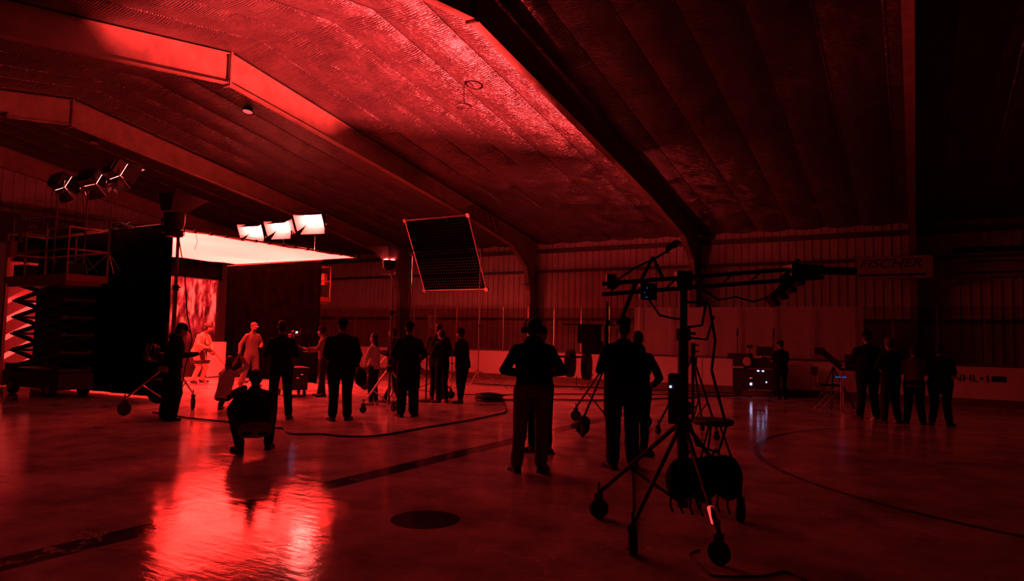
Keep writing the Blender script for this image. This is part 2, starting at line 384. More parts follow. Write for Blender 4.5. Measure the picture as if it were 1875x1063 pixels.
# rigid frames: tapered I-section rafters with bolted end plates at the ridge, haunch and column
def frame(X, k):
    web = MB()
    side = lambda s: [(X, YR + s * a, z) for a, z in ((0, ZR - .02), (0, 7.02), (4.6, 6.34), (9.2, 5.62), (12.4, 4.98), (13.45, 4.30), (13.75, 3.4), (13.85, 0), (14.40, 0), (14.45, roof(YR + 14.45) - .02))]
    for s in (1, -1): web.prism([(p[0] - .006, p[1], p[2]) for p in side(s)], (.012, 0, 0))
    for s in (1, -1):
        P_ = side(s)
        for (a, b) in [(1, 2), (2, 3), (3, 4), (4, 5), (5, 6), (6, 7)] + [(9, 0)]:
            A, B = Vector(P_[a]), Vector(P_[b]); d = B - A; ang = atan2(d.z, d.y)
            web.box((A + B) / 2, (.18, d.length + .01, .018), Matrix.Rotation(ang, 3, 'X'))
        web.box((X, YR + s * 13.62, 3.6), (.18, .5, .02))
        web.box((X, YR + s * 14.42, 2.6), (.18, .02, 5.2))
    o = struct(web.build('beam_%d' % k, 'steel'))
    pl = MB()
    for s in (1, -1): pl.box((X, YR + s * .014, 7.33), (.24, .022, .76))
    pl.build('end_plate', 'steel', o)
    bt = MB()
    for z in (6.99, 7.06, 7.55, 7.62):
        for e in (-.08, .08): bt.tube((X + e, YR - .05, z), (X + e, YR + .05, z), .014, n=6)
    bt.build('bolts', 'steel_dark', o)
    return o
for k, X in enumerate(FR): frame(X, k + 1)

# ------------------------------------------------------------------ rink boards with glass
YB = 21.6
wb = MB(); wb.box(((XE + XW) / 2, YB + .06, .62), (XW - XE - .6, .10, .84))
bo = struct(wb.build('wall_boards', 'board'))
m = MB(); m.box(((XE + XW) / 2, YB + .055, .10), (XW - XE - .6, .13, .20)); m.build('kick_plate', 'kick', bo)
m = MB(); m.box(((XE + XW) / 2, YB + .07, 1.06), (XW - XE - .6, .17, .05)); m.build('cap_rail', 'cap', bo)
posts = [.54 + 1.05 * k for k in range(-24, 8)]
for i, x in enumerate(posts):
    m = MB(); m.box((x, YB + .06, 1.87), (.028, .045, 1.58)); m.build('glass_post', 'alu', bo)
    if i + 1 < len(posts):
        g = MB(); g.box((x + .525, YB + .06, 1.85), (.99, .012, 1.52)); g.build('glass_pane', 'glass', bo)
m = MB()
for x in posts[::3]: m.box((x, YB + .008, .62), (.012, .008, .84))
m.build('board_joint', 'cap', bo)

# banner sheet behind the glass, wall signs, scoreboard
m = MB(); nx, nz = 40, 6; x0, x1, z0, z1 = -8.07, -1.24, 1.09, 2.62
vs = [(x0 + (x1 - x0) * i / nx, YB + .20 + .012 * sin(i * 1.9) * (1 - j / nz), z0 + (z1 - z0) * j / nz) for i in range(nx + 1) for j in range(nz + 1)]
fs = [(i * (nz + 1) + j, (i + 1) * (nz + 1) + j, (i + 1) * (nz + 1) + j + 1, i * (nz + 1) + j + 1) for i in range(nx) for j in range(nz)]
m.add(vs, fs); o = m.build('banner_sheet', 'sheet'); s_ = o.modifiers.new('thick', 'SOLIDIFY'); s_.thickness = .006
tag(o, 'long blank pale sheet hung behind the rink glass', 'banner')
sg = thing('wall_sign', 'pale sign with black slanted FISCHER lettering fixed across a steel column', 'sign', (-.50, 22.82, 3.82))
m = MB(); m.box((0, 0, 0), (2.0, .04, .68)); m.build('board', 'sign', sg)
m = MB()
for c, d in (((0, -.03, .33), (2.0, .03, .03)), ((0, -.03, -.33), (2.0, .03, .03)), ((-.99, -.03, 0), (.03, .03, .68)), ((.99, -.03, 0), (.03, .03, .68))): m.box(c, d)
m.build('frame', 'alu', sg)
text_mesh('lettering', 'FISCHER', .36, 'letter_dark', sg, Matrix.Translation((-.90, -.026, .0)) @ Wn, shear=.35, sx=1.2)
m = MB(); m.box((-.05, -.024, -.22), (1.75, .008, .07)); m.build('fine_print', 'letter_dark', sg)
sg = thing('wall_sign', 'wide wall sign with horizontal bands beyond the dark column', 'sign', (2.55, 23.88, 4.0))
m = MB(); m.box((0, 0, 0), (3.15, .04, .9)); m.build('board', 'sign', sg)
m = MB(); m.box((0, -.024, .36), (3.1, .008, .17)); m.box((.1, -.024, .02), (2.6, .008, .04)); m.box((0, -.024, -.3), (2.9, .008, .05)); m.build('band', 'letter_dark', sg)
m = MB(); m.box((0, -.03, -.44), (3.15, .03, .03)); m.box((-1.56, -.03, 0), (.03, .03, .9)); m.build('frame', 'alu', sg)
ad = thing('board_advert', 'small NHL lettering stuck on the pale rink boards', 'sign', (0.83, YB + .004, .66))
text_mesh('lettering', 'NHL', .26, 'letter_dark', ad, Matrix.Translation((0, 0, -.02)) @ Wn, sx=1.15)
m = MB(); m.box((.66, 0, .07), (.07, .004, .07)); m.box((.79, 0, .07), (.05, .004, .17)); m.box((1.03, 0, .07), (.32, .004, .15)); m.build('logo_block', 'letter_dark', ad)
sb = thing('scoreboard', 'dark hockey scoreboard with SHOTS and PLAYER lettering high on the end wall', 'scoreboard', (XE + .10, 10.9, 4.93))
m = MB(); m.box((.02, -.3, 0), (.16, 5.6, 1.02)); m.build('cabinet', 'scoreboard', sb)
m = MB()
for y in (-2.55, -1.25, .22, 1.24): m.box((.115, y, -.1 if y > -2 else .2), (.02, .03, .8 if y > -2 else .42))
m.box((.115, -.3, .50), (.02, 5.6, .02)); m.box((.115, -2.6, -.05), (.02, .9, .02)); m.build('divider', 'rail', sb)
text_mesh('lettering', 'SHOTS', .25, 'letter_pale', sb, Matrix.Translation((.11, .42, .27)) @ We, sx=1.0)
text_mesh('lettering', 'IVA', .22, 'letter_pale', sb, Matrix.Translation((.11, .62, .02)) @ We, sx=1.0)
text_mesh('lettering', 'PLAYER', .20, 'letter_pale', sb, Matrix.Translation((.11, 1.45, .27)) @ We, sx=1.05)

# ------------------------------------------------------------------ ceiling fittings
rg = thing('ring_pendant', 'small dark ring hanging on a wire below the lit ceiling', 'pendant', (-8.5, 12.15, 0))
m = MB(); R_ = .17
m.path([(R_ * cos(a), R_ * sin(a), 6.63) for a in [2 * pi * k / 28 for k in range(29)]], .022, 8); m.build('ring', 'black_metal', rg)
m = MB(); m.path([(0, 0, 6.65), (0.01, 0, 6.9), (-.01, .01, 7.05), (.02, 0, 7.2), (0, 0, roof(12.15) - .06)], .010, 6)
for a in (0, 2.1, 4.2): m.tube((.15 * cos(a), .15 * sin(a), 6.65), (0, 0, 6.78), .005, n=5)
m.build('wire', 'black_metal', rg)
def ceil_disc(x, y, r, lab, mat='lamp_white'):
    t = thing('ceiling_disc_lamp', lab, 'ceiling light', (x, y, roof(y) - .16), rot=(radians(-9.5) if y > YR else radians(9.5), 0, 0))
    m = MB(); m.lathe([(r * .9, .10), (r, .03), (r, 0)], 24); m.build('housing', 'black_metal', t)
    m = MB(); m.lathe([(r * .93, -.006), (r * .93, .0)], 24); m.build('diffuser', mat, t)
ceil_disc(-14.7, 11.35, .13, 'pale round disc on the dim ceiling behind the glowing steel beam', 'disc_glow')
ceil_disc(-21.6, 11.2, .12, 'dim round disc on the ceiling above the three dark lamps', 'steel')

# ------------------------------------------------------------------ film lamps
def led_panel(name, label, loc, rz, tilt, h_pole, group, scale=1.0, on=True, open_=(3, 30, 38, 30)):
    """soft LED panel on a stand: origin at the yoke, faces local +Y and tilted down"""
    t = thing(name, label, 'studio lamp', loc, rz, group)
    R = Matrix.Rotation(radians(-tilt), 4, 'X')
    def B(mb, nm, mat, par=t, **k):
        o = mb.build(nm, mat, par, **k); o.data.transform(R); return o
    w, h, d = .66 * scale, .34 * scale, .20 * scale
    m = MB(); m.box((0, -d / 2, 0), (w, d, h)); hs = B(m, 'housing', 'black_metal', bevel=.012)
    m = MB()
    for i in range(9): m.box((-w * .4 + i * w * .1, -d - .025, 0), (.012, .05, h * .8))
    m.box((0, -d - .06, 0), (w * .5, .05, h * .4)); B(m, 'heat_sink', 'black_metal')
    m = MB(); m.box((0, .002, 0), (w * .95, .008, h * .92)); B(m, 'led_face', 'panel')
    ld = bpy.data.lights.new('led_beam', 'AREA'); ld.shape = 'RECTANGLE'; ld.size = w * .9; ld.size_y = h * .85; ld.energy = PANEL_W * .1; ld.spread = radians(52); ld.color = RED
    lo = bpy.data.objects.new('led_beam', ld); COL.objects.link(lo); lo.parent = t; lo.matrix_local = R @ Matrix.Translation((0, .02, 0)) @ Matrix.Rotation(radians(90), 4, 'X')
    L = .34 * scale
    for i, (cx, cz, ww, ax) in enumerate(((0, h / 2, w, 'top'), (w / 2, 0, h, 'r'), (0, -h / 2, w, 'bot'), (-w / 2, 0, h, 'l'))):
        a = radians(open_[i]); e = .10 * scale; sx, sz = (0, 1) if ax == 'top' else (1, 0) if ax == 'r' else (0, -1) if ax == 'bot' else (-1, 0)
        if sz: q = [(-w / 2, 0, cz), (w / 2, 0, cz), (w / 2 + e, L * cos(a), cz + sz * L * sin(a)), (-w / 2 - e, L * cos(a), cz + sz * L * sin(a))]
        else: q = [(cx, 0, -h / 2), (cx, 0, h / 2), (cx + sx * L * sin(a), L * cos(a), h / 2 + e), (cx + sx * L * sin(a), L * cos(a), -h / 2 - e)]
        m = MB(); m.prism(q, (sx * .004, 0, sz * .004)); B(m, 'barn_door', 'door_in')
        m = MB(); m.prism([(p[0] + sx * .006, p[1], p[2] + sz * .006) for p in q], (sx * .004, 0, sz * .004)); B(m, 'barn_door_outer', 'door_black')
    m = MB(); m.path([(-w / 2 - .05, -d / 2, 0), (-w / 2 - .05, -d / 2 - .02, -h / 2 - .12), (w / 2 + .05, -d / 2 - .02, -h / 2 - .12), (w / 2 + .05, -d / 2, 0)], .014, 6); m.build('yoke', 'chrome', t)
    m = MB(); m.tube((0, -d / 2, -h / 2 - .12), (0, -d / 2, -h_pole), .019); m.tube((0, -d / 2, -h / 2 - .12), (0, -d / 2, -h / 2 - .28), .03)
    m.tube((0, -d / 2, -h_pole * .55), (0, -d / 2, -h_pole * .60), .03); m.build('pole', 'chrome', t)
    m = MB()
    for a in (0.4, 2.5, 4.6): m.tube((0, -d / 2, -h_pole + .45), (.38 * cos(a), -d / 2 + .38 * sin(a), -h_pole + .02), .011)
    m.build('stand_leg', 'chrome', t)
    m = MB(); m.path([(w * .3, -d, 0), (w * .45, -d - .12, -.25), (w * .3, -d - .1, -.5), (.05, -d, -.7), (.03, -d / 2 - .02, -h_pole * .7)], .009, 6); m.build('power_cable', 'cable', t)
    return t
# bright panels beyond the silk, facing back across it
G1 = 'bright lamps above the silk'
led_panel('led_panel_lamp', 'glowing LED panel with open barn doors, lowest and smallest of the bright row', (-20.45, 16.35, 5.27), radians(193), 26, 2.25, G1)
led_panel('led_panel_lamp', 'glowing LED panel with flat open doors, between the other two bright lamps', (-19.05, 16.35, 5.29), radians(187), 26, 2.25, G1, open_=(3, 30, 42, 62))
led_panel('led_panel_lamp', 'glowing LED panel, highest and largest of the bright row, tall pole', (-17.5, 16.35, 5.40), radians(193), 28, 2.35, G1, 1.08, open_=(14, 30, 38, 30))
# dark backs of the row on the scissor lift
G2 = 'dark lamps on the scissor lift'
led_panel('led_panel_lamp', 'dark-backed LED lamp over the SHOTS lettering, lowest of the lift row', (-18.15, 8.75, 5.16), radians(-8), 25, 2.3, G2, open_=(3, 40, 30, 40))
led_panel('led_panel_lamp', 'dark-backed LED lamp in the middle of the lift row, above the lift rail', (-16.8, 8.75, 5.12), radians(-4), 25, 2.25, G2, open_=(3, 40, 30, 40))
led_panel('led_panel_lamp', 'dark-backed LED lamp with a lit top door, highest of the lift row', (-15.75, 8.75, 5.2), radians(-10), 25, 2.35, G2, open_=(8, 40, 30, 40))

# ------------------------------------------------------------------ silk frame
sf = thing('overhead_silk', 'large glowing white overhead silk stretched in a pipe frame', 'diffusion silk', (-18.15, 12.9, 3.98))
m = MB(); nx = 12; hx, hy = 2.85, 3.12
vs = [(-hx + 2 * hx * i / nx, -hy + 2 * hy * j / nx, -.10 * (1 - (2 * i / nx - 1) ** 2) * (1 - (2 * j / nx - 1) ** 2) - .015 * sin(j * 2.1) * (abs(2 * i / nx - 1) ** 6)) for i in range(nx + 1) for j in range(nx + 1)]
m.add(vs, [(i * (nx + 1) + j, (i + 1) * (nx + 1) + j, (i + 1) * (nx + 1) + j + 1, i * (nx + 1) + j + 1) for i in range(nx) for j in range(nx)])
m.build('silk', 'silk', sf, smooth=True)
m = MB(); fx, fy = hx + .06, hy + .06
for a, b in (((-fx, -fy), (fx, -fy)), ((fx, -fy), (fx, fy)), ((fx, fy), (-fx, fy)), ((-fx, fy), (-fx, -fy))): m.tube((*a, .03), (*b, .03), .027)
m.build('pipe_frame', 'alu', sf)
for i in range(14):
    y = -fy + 2 * fy * (i + .5) / 14
    m = MB(); m.box((fx, y, .03), (.075, .05, .075)); m.tube((fx + .0, y, .06), (hx - .03, y, -.01), .008, n=5); m.build('tie', 'black_plastic', sf)
    m = MB(); m.box((-fx, y, .03), (.075, .05, .075)); m.tube((-fx + .0, y, .06), (-hx + .03, y, -.01), .008, n=5); m.build('tie', 'black_plastic', sf)
m = MB(); m.path([(fx + .03, -2.5, .02), (fx + .05, -2.45, -.22), (fx + .02, -2.5, -.42)], .006, 5)
m.path([(fx, -fy, .05), (fx, -1.6, .13), (fx, 0, .07), (fx, 1.6, .14), (fx, fy, .05)], .008, 5); m.build('hanging_cord', 'cable', sf)
m = MB()
for (x, y) in ((fx, -fy), (fx, fy), (-fx, -fy), (-fx, fy)): m.box((x, y, .03), (.16, .16, .10))
m.build('corner_bracket', 'black_metal', sf)

def drape(name, label, p0, p1, z0, z1, amp=.04, n=60, mat='drape'):
    p0, p1 = Vector(p0), Vector(p1); d = p1 - p0; nn = Vector((-d.y, d.x)).normalized(); m = MB(); nz = 12
    vs = []
    for i in range(n + 1):
        t = i / n; p = p0 + d * t
        for j in range(nz + 1):
            q = j / nz; a = amp * (1 - .6 * q) * (sin(t * d.length * 7.5) + .5 * sin(t * d.length * 17 + q * 2))
            vs.append((p.x + nn.x * a, p.y + nn.y * a, z0 + (z1 - z0) * q))
    m.add(vs, [(i * (nz + 1) + j, (i + 1) * (nz + 1) + j, (i + 1) * (nz + 1) + j + 1, i * (nz + 1) + j + 1) for i in range(n) for j in range(nz)])
    t_ = thing(name, label, 'drape', (0, 0, 0))
    o = m.build('cloth', mat, t_, smooth=True); s = o.modifiers.new('thick', 'SOLIDIFY'); s.thickness = .008
    m = MB(); m.tube((p0.x, p0.y, z1), (p1.x, p1.y, z1), .022); m.build('rail', 'black_metal', t_)
    return t_
drape('black_drape', 'wide black backdrop curtain hanging under the bright lamp row', (-20.7, 15.45), (-15.9, 15.25), .03, 3.84)
drape('black_drape', 'black curtain between the scissor lift and the hockey player', (-20.6, 9.42), (-14.62, 9.42), .05, 4.02, .03)
# black header cloth over the LED wall
drape('black_drape', 'short black header curtain above the glowing picture wall', (-21.45, 9.2), (-21.45, 15.8), 3.36, 4.2, .01, 40)

# LED wall with the blurred picture
lw = thing('led_wall', 'tall screen showing a blurred red crowd picture behind the player', 'screen', (-21.3, 0, 0))
m = MB(); m.add([(.0, 9.05, .42), (.0, 15.5, .42), (.0, 15.5, 3.34), (.0, 9.05, 3.34)], [(0, 1, 2, 3)]); m.build('picture', 'screen', lw)
m = MB(); m.box((-.06, 12.3, 1.88), (.10, 6.55, 3.0)); m.build('cabinet', 'black_plastic', lw)
m = MB(); m.box((-.06, 12.3, .21), (.3, 6.5, .42)); m.build('plinth', 'black_plastic', lw)
m = MB(); m.box((0, 9.0, 1.9), (.08, .08, 3.8)); m.build('side_truss', 'black_metal', lw)
wf = thing('foam_board', 'plain pale foam board standing upright beside the sweatered man', 'reflector board', (-20.45, 15.0, 0), radians(8))
m = MB(); m.box((0, 0, .62), (.03, .78, 1.16)); m.build('board', 'white_foam', wf)
m = MB(); m.box((-.12, 0, .02), (.3, .5, .04)); m.tube((-.2, 0, .03), (-.02, 0, .9), .012); m.build('foot', 'black_metal', wf)

# ------------------------------------------------------------------ scissor lifts
def scissor_lift(label, loc, rz):
    t = thing('scissor_lift', label, 'scissor lift', loc, rz)
    m = MB(); m.box((0, 0, .36), (2.45, .78, .36)); m.box((0, 0, .58), (2.3, .66, .08)); m.build('chassis', 'lift_grey', t, bevel=.02)
    for sx in (-.85, .85):
        for sy in (-.36, .36):
            m = MB(); R = Matrix.Translation((sx, sy, .19)) @ Matrix.Rotation(pi / 2, 4, 'X')
            m.lathe([(.12, -.06), (.185, -.06), (.19, -.03), (.19, .03), (.185, .06), (.12, .06)], 24, R); w = m.build('wheel', 'rubber', t, smooth=True)
            m = MB(); m.lathe([(.11, -.065), (.11, .065)], 16, R); m.lathe([(.04, -.08), (.04, .08)], 10, R); m.build('hub', 'lift_orange', w)
    m = MB(); nlev = 5; z0, z1 = .62, 2.62; dz = (z1 - z0) / nlev
    for y in (-.30, .30):
        for i in range(nlev):
            za, zb = z0 + i * dz, z0 + (i + 1) * dz
            for (a, b, yy) in ((-1.15, 1.15, y), (1.15, -1.15, y + .045)):
                p, q = Vector((a, yy, za)), Vector((b, yy, zb)); d = q - p
                m.box((p + q) / 2, (d.length, .035, .10), Matrix.Rotation(-atan2(d.z, d.x), 3, 'Y'))
    for i in range(nlev + 1):
        for x in (-1.15, 1.15): m.tube((x, -.36, z0 + i * dz), (x, .36, z0 + i * dz), .028)
    m.build('scissor_arms', 'lift_grey', t)
    m = MB(); m.box((0, 0, 2.72), (2.9, .92, .16)); m.box((-.05, 0, 2.60), (2.7, .8, .08)); m.build('platform', 'lift_orange', t)
    m = MB()
    X2, Y2 = 1.42, .44
    for (x, y) in ((-X2, -Y2), (-.5, -Y2), (.45, -Y2), (X2, -Y2), (-X2, Y2), (0, Y2), (X2, Y2)):
        m.tube((x, y, 2.8), (x, y, 3.86), .021)
    for z in (3.86, 3.36):
        for a, b in (((-X2, -Y2), (X2, -Y2)), ((X2, -Y2), (X2, Y2)), ((X2, Y2), (-X2, Y2)), ((-X2, Y2), (-X2, -Y2))): m.tube((*a, z), (*b, z), .021)
    m.build('guard_rail', 'rail', t)
    m = MB(); m.box((-1.02, -Y2 - .07, 3.45), (.22, .14, .4)); m.build('control_box', 'rail', t, bevel=.01)
    m = MB(); m.box((-.72, -Y2 - .03, 3.72), (.2, .04, .2)); m.build('placard', 'sign', t)
    m = MB()
    for k in range(5): m.box((-1.27, -.2 + k * .1, .5 + 0 * k), (.02, .05, .3))
    m.box((-1.45, 0, .45), (.3, .5, .5)); m.build('ladder_step', 'lift_grey', t)
    return t
l1 = scissor_lift('scissor lift with orange guard rails carrying three dark lamps', (-17.75, 8.5, 0), 0)
l2 = copy_tree(l1); l2.location = (-18.9, 16.75, 0); l2.rotation_euler = (0, 0, pi)
tag(l2, 'scissor lift mostly hidden behind the black backdrop under the bright lamps', 'scissor lift')
# gear on the first lift
t = thing('cable_bundle', 'tangled cable bundle on the corner rail of the lamp lift', 'cable', (-16.2, 8.95, 3.9))
m = MB()
for k in range(5):
    a0 = random.random() * 6; m.path([(.18 * cos(a0 + q * .5) + q * .05, .10 * sin(a0 + q * .6), .03 * k + .05 * sin(q)) for q in range(14)], .012, 6)
m.build('loop', 'cable', t); m = MB(); m.path([(-.35, -.15, .32), (.35, .0, .03)], .012, 6); m.build('rod', 'chrome', t)
for (x, y, lab, w) in ((-18.7, 8.3, 'flat pale case lying on the lift platform beside the control box', .5), (-17.0, 8.45, 'dark ballast case on the lift platform under the middle lamp', .45)):
    t = thing('ballast_case', lab, 'case', (x, y, 2.81)); m = MB(); m.box((0, 0, .14), (w, .34, .28)); m.build('body', 'black_plastic', t, bevel=.02)
    m = MB(); m.path([(-.08, 0, .28), (-.07, 0, .33), (.07, 0, .33), (.08, 0, .28)], .01, 6); m.build('handle', 'alu', t)

# ------------------------------------------------------------------ stands
def wheel(mb, c, r=.10, w=.05, ang=0):
    R = Matrix.Translation(c) @ Matrix.Rotation(ang, 4, 'Z') @ Matrix.Rotation(pi / 2, 4, 'X')
    mb.lathe([(r * .45, -w / 2 * .7), (r * .9, -w / 2), (r, -w / 3), (r, w / 3), (r * .9, w / 2), (r * .45, w / 2 * .7)], 22, R)
def roll_stand(name, label, loc, feet, zhub, ztop, wr=.11, mast=(.045, .035, .025), legm='alu', cat='stand', mastm='alu'):
    t = thing(name, label, cat, loc)
    for (x, y) in feet:
        m = MB(); z = wr * 2 + .05
        m.tube((.05 * x, .05 * y, zhub), (x, y, z), .019, n=10); m.tube((.05 * x, .05 * y, .24), (.62 * x, .62 * y, z + (zhub - z) * .38), .012, n=8)
        lg = m.build('leg', legm, t)
        m = MB(); wheel(m, (x, y, wr), wr, .06, atan2(y, x) + .6); w_ = m.build('caster_wheel', 'rubber', lg, smooth=True)
        m = MB(); m.box((x, y, wr * 2 + .02), (.06, .06, .05)); m.tube((x, y, wr * 2), (x, y, wr * 2 + .14), .012, n=6); m.tube((x, y, wr), (x, y, wr * 2 + .02), .02, n=6); m.build('caster_fork', 'black_metal', lg)
    m = MB(); hs = [.2, zhub + .15, (zhub + ztop) / 2 + .2, ztop]
    for k in range(3): m.tube((0, 0, hs[k]), (0, 0, hs[k + 1]), mast[k], n=14)
    m.build('mast', mastm, t, smooth=True)
    for k in (1, 2):
        m = MB(); m.tube((0, 0, hs[k] - .06), (0, 0, hs[k] + .04), mast[k - 1] + .018, n=12); m.tube((0, 0, hs[k]), (.10, .03, hs[k]), .012, n=6); m.build('collar', 'black_metal', t)
    m = MB(); m.tube((0, 0, zhub - .06), (0, 0, zhub + .05), .07, n=12); m.build('hub', 'black_metal', t)
    return t
st = roll_stand('crank_stand', 'tall wheeled crank stand beside the scissor lift, holding a black flared lamp', (-12.15, 7.95, 0), [(-.41, -.62), (-.45, .80), (.42, -.30)], .95, 3.45, .125, (.05, .04, .03))
m = MB(); m.tube((-.15, -.05, .25), (-.12, -.05, 1.7), .03, n=10); m.box((-.12, -.12, 1.05), (.16, .12, .2)); m.path([(-.2, -.12, 1.05), (-.34, -.12, 1.05), (-.34, -.2, 1.05)], .012, 6); m.build('crank_gearbox', 'black_metal', st)
m = MB(); m.path([(0, 0, 3.4), (.05, .15, 2.6), (.1, .2, 1.9), (.22, .25, 1.4), (.1, .22, .9), (.15, .1, .3)], .011, 6); m.build('power_cable', 'cable', st)
t = thing('sandbag', 'black sandbag slung over the wheeled crank stand base', 'sandbag', (-12.35, 8.0, 0))
m = MB(); m.ball((-.12, -.10, .42), (.22, .17, .24)); m.ball((.10, .10, .40), (.18, .14, .22)); m.tube((-.12, -.1, .6), (.1, .1, .6), .03)
o = m.build('bag', 'cloth_black', t, smooth=True)
# coil of wire on the crank stand
t = thing('cable_coil', 'cable coil hung high on the wheeled crank stand legs', 'cable', (-12.5, 7.8, 1.15))
m = MB()
for k in range(7): m.path([(.17 * cos(a) + .01 * k, .03 * sin(3 * a + k) - .02 * k, .16 * sin(a)) for a in [2 * pi * q / 20 for q in range(21)]], .012, 6)
m.build('loop', 'cable', t)
# the second lamp, switched off: open-faced, aimed at the roof, four barn doors flaring upward
ul = thing('studio_lamp', 'black lamp with flaring doors on the tall crank stand', 'studio lamp', (-12.15, 7.85, 3.66))
m = MB(); m.lathe([(.10, -.18), (.17, -.14), (.19, 0), (.19, .14), (.17, .16)], 24); m.build('housing', 'black_metal', ul, smooth=True)
m = MB(); m.lathe([(.12, .165), (.12, .172)], 24); m.build('lens', 'steel_dark', ul)
m = MB(); m.path([(-.02, -.23, .02), (-.02, -.23, -.24), (-.02, .23, -.24), (-.02, .23, .02)], .014, 6); m.tube((-.02, 0, -.24), (0, .1, -.24), .03); m.build('yoke', 'black_metal', ul)
m = MB(); m.box((.0, .0, -.24), (.22, .26, .12)); m.build('ballast', 'black_metal', ul)
zb, zt, e = .175, .50, .30
for nm, q, off in (('a', [(-.15, -.17, zb), (.15, -.17, zb), (.30, -.225, zt), (-.20, -.225, zt)], (0, -.004, 0)),
                   ('b', [(-.15, .17, zb), (.15, .17, zb), (.36, .46, zt - .06), (-.22, .46, zt - .06)], (0, .004, 0)),
                   ('c', [(.15, -.17, zb), (.15, .17, zb), (.36, .46, zt - .06), (.36, -.235, zt)], (.004, 0, 0)),
                   ('d', [(-.15, -.17, zb), (-.15, .17, zb), (-.22, .46, zt - .06), (-.22, -.235, zt)], (-.004, 0, 0))):
    m = MB(); m.prism(q, off); m.build('barn_door', 'door_black', ul)

# small lamp on a silver stand, mid ground
ULX, ULY, ULZ = -9.0, 10.42, 3.05
t = roll_stand('lamp_stand', 'slim silver stand rising behind the broad black coat, lamp on top', (ULX, ULY + .12, 0), [(.1, .62), (-.58, -.1), (-.35, .55)], .9, ULZ - .32, .07, (.026, .020, .016))
t = thing('up_light', 'small black lamp aimed straight up at the glowing roof', 'studio lamp', (ULX, ULY, ULZ))
m = MB(); m.lathe([(.05, -.20), (.11, -.17), (.13, -.02), (.13, 0), (.115, 0), (.11, -.08), (.02, -.10)], 24); m.build('housing', 'black_metal', t, smooth=True)
m = MB(); m.lathe([(.10, -.078), (.10, -.072)], 20); m.build('lens', 'uplight', t)
m = MB(); m.path([(-.16, 0, -.06), (-.16, .0, -.27), (.16, .0, -.27), (.16, 0, -.06)], .011, 6); m.tube((0, 0, -.27), (0, .12, -.34), .014); m.build('yoke', 'alu', t)
m = MB(); m.box((.1, -.12, -.16), (.12, .05, .1)); m.build('ballast', 'black_metal', t)
zt = .26
A_, B_, C_, D_ = [(x * zt, y * zt, zt) for x, y in ((-1.13, -1.0), (.71, -1.0), (.71, 2.2), (-1.13, .60))]      # where the open edges of the doors stand
a_, b_, c_, d_ = (-.09, -.09, 0), (.09, -.09, 0), (.09, .09, 0), (-.09, .09, 0)
for q, off in (([a_, b_, B_, A_], (0, -.003, 0)), ([d_, c_, C_, D_], (0, .003, 0)), ([b_, c_, C_, B_], (.003, 0, 0)), ([a_, d_, D_, A_], (-.003, 0, 0))):
    m = MB(); m.prism(q, off); m.build('barn_door', 'door_black', t)
ld = bpy.data.lights.new('up_light_bulb', 'POINT'); ld.shadow_soft_size = .022; ld.energy = UP_W * .1; ld.color = RED_UP
lo = bpy.data.objects.new('up_light_bulb', ld); COL.objects.link(lo); lo.parent = t; lo.location = (0, 0, -.03)

# egg-crate grid frame held between two stands
GX, GY, GZ = -12.8, 17.5, 4.14
gf = thing('egg_crate_frame', 'big tilted square frame holding a black egg-crate grid', 'grid frame', (GX, GY, GZ), rot=(radians(27.5), 0, 0))
m = MB(); a = 1.22
for p, q in (((-a, -a), (a, -a)), ((a, -a), (a, a)), ((a, a), (-a, a)), ((-a, a), (-a, -a))): m.tube((p[0], 0, p[1]), (q[0], 0, q[1]), .026)
m.build('frame', 'alu', gf)
m = MB(); N = 24
for i in range(N + 1):
    c = -a + .07 + (2 * a - .14) * i / N
    m.box((c, -.03, 0), (.022, .05, 2 * a - .1)); m.box((0, -.03, c), (2 * a - .1, .05, .034))
m.build('egg_crate_grid', 'drape', gf)
m = MB()
for sx in (-1, 1):
    for sz in (-1, 1): m.box((sx * a, 0, sz * a), (.12, .09, .12))
m.build('corner_bracket', 'alu', gf)
def cstand(name, label, loc, h, mat='chrome', r=.55, cat='stand'):
    t = thing(name, label, cat, loc)
    for a in (.3, 2.4, 4.5):
        m = MB(); m.path([(0, 0, .55), (r * .55 * cos(a), r * .55 * sin(a), .28), (r * cos(a), r * sin(a), .02)], .012, 8); m.tube((0, 0, .2), (r * .55 * cos(a), r * .55 * sin(a), .28), .008, n=6); m.build('leg', mat, t)
    m = MB(); m.tube((0, 0, .15), (0, 0, h * .45), .020); m.tube((0, 0, h * .45), (0, 0, h * .75), .016); m.tube((0, 0, h * .75), (0, 0, h), .013); m.build('pole', mat, t)
    m = MB()
    for q in (.45, .75): m.tube((0, 0, h * q - .03), (0, 0, h * q + .03), .03); m.tube((0, 0, h * q), (.08, 0, h * q), .009)
    m.box((0, 0, h), (.09, .09, .10)); m.build('knuckle', 'black_metal', t)
    return t
cstand('light_stand', 'thin chrome stand holding the egg-crate frame, farther into the set', (GX - 1.33, GY, 0), GZ + .06, r=.8)
cstand('light_stand', 'thin dark stand holding the egg-crate frame near the rink boards', (GX + 1.33, GY, 0), GZ + .06, 'alu', r=.95)
t = cstand('light_stand', 'low stand with a bright leg among the two men at the cart', (-11.8, 16.6, 0), 1.0, 'chrome', .6)
# low wheeled dolly bars behind the middle group
t = roll_stand('dolly_stand', 'low wheeled black stand base beside the man in the long coat', (-11.0, 14.0, 0), [(.95, .12), (-.55, .6), (-.5, -.5)], .75, 1.15, .10, legm='black_metal', mastm='black_metal')
m = MB(); m.box((0.2, .1, .62), (.6, .3, .12)); m.build('tray', 'black_metal', t)
t = roll_stand('wheeled_light_stand', 'wheeled stand with bright angled legs behind the woman in white', (-12.7, 15.0, 0), [(.5, -.55), (-.75, -.3), (.2, .8)], 1.15, 1.4, .14, legm='chrome')

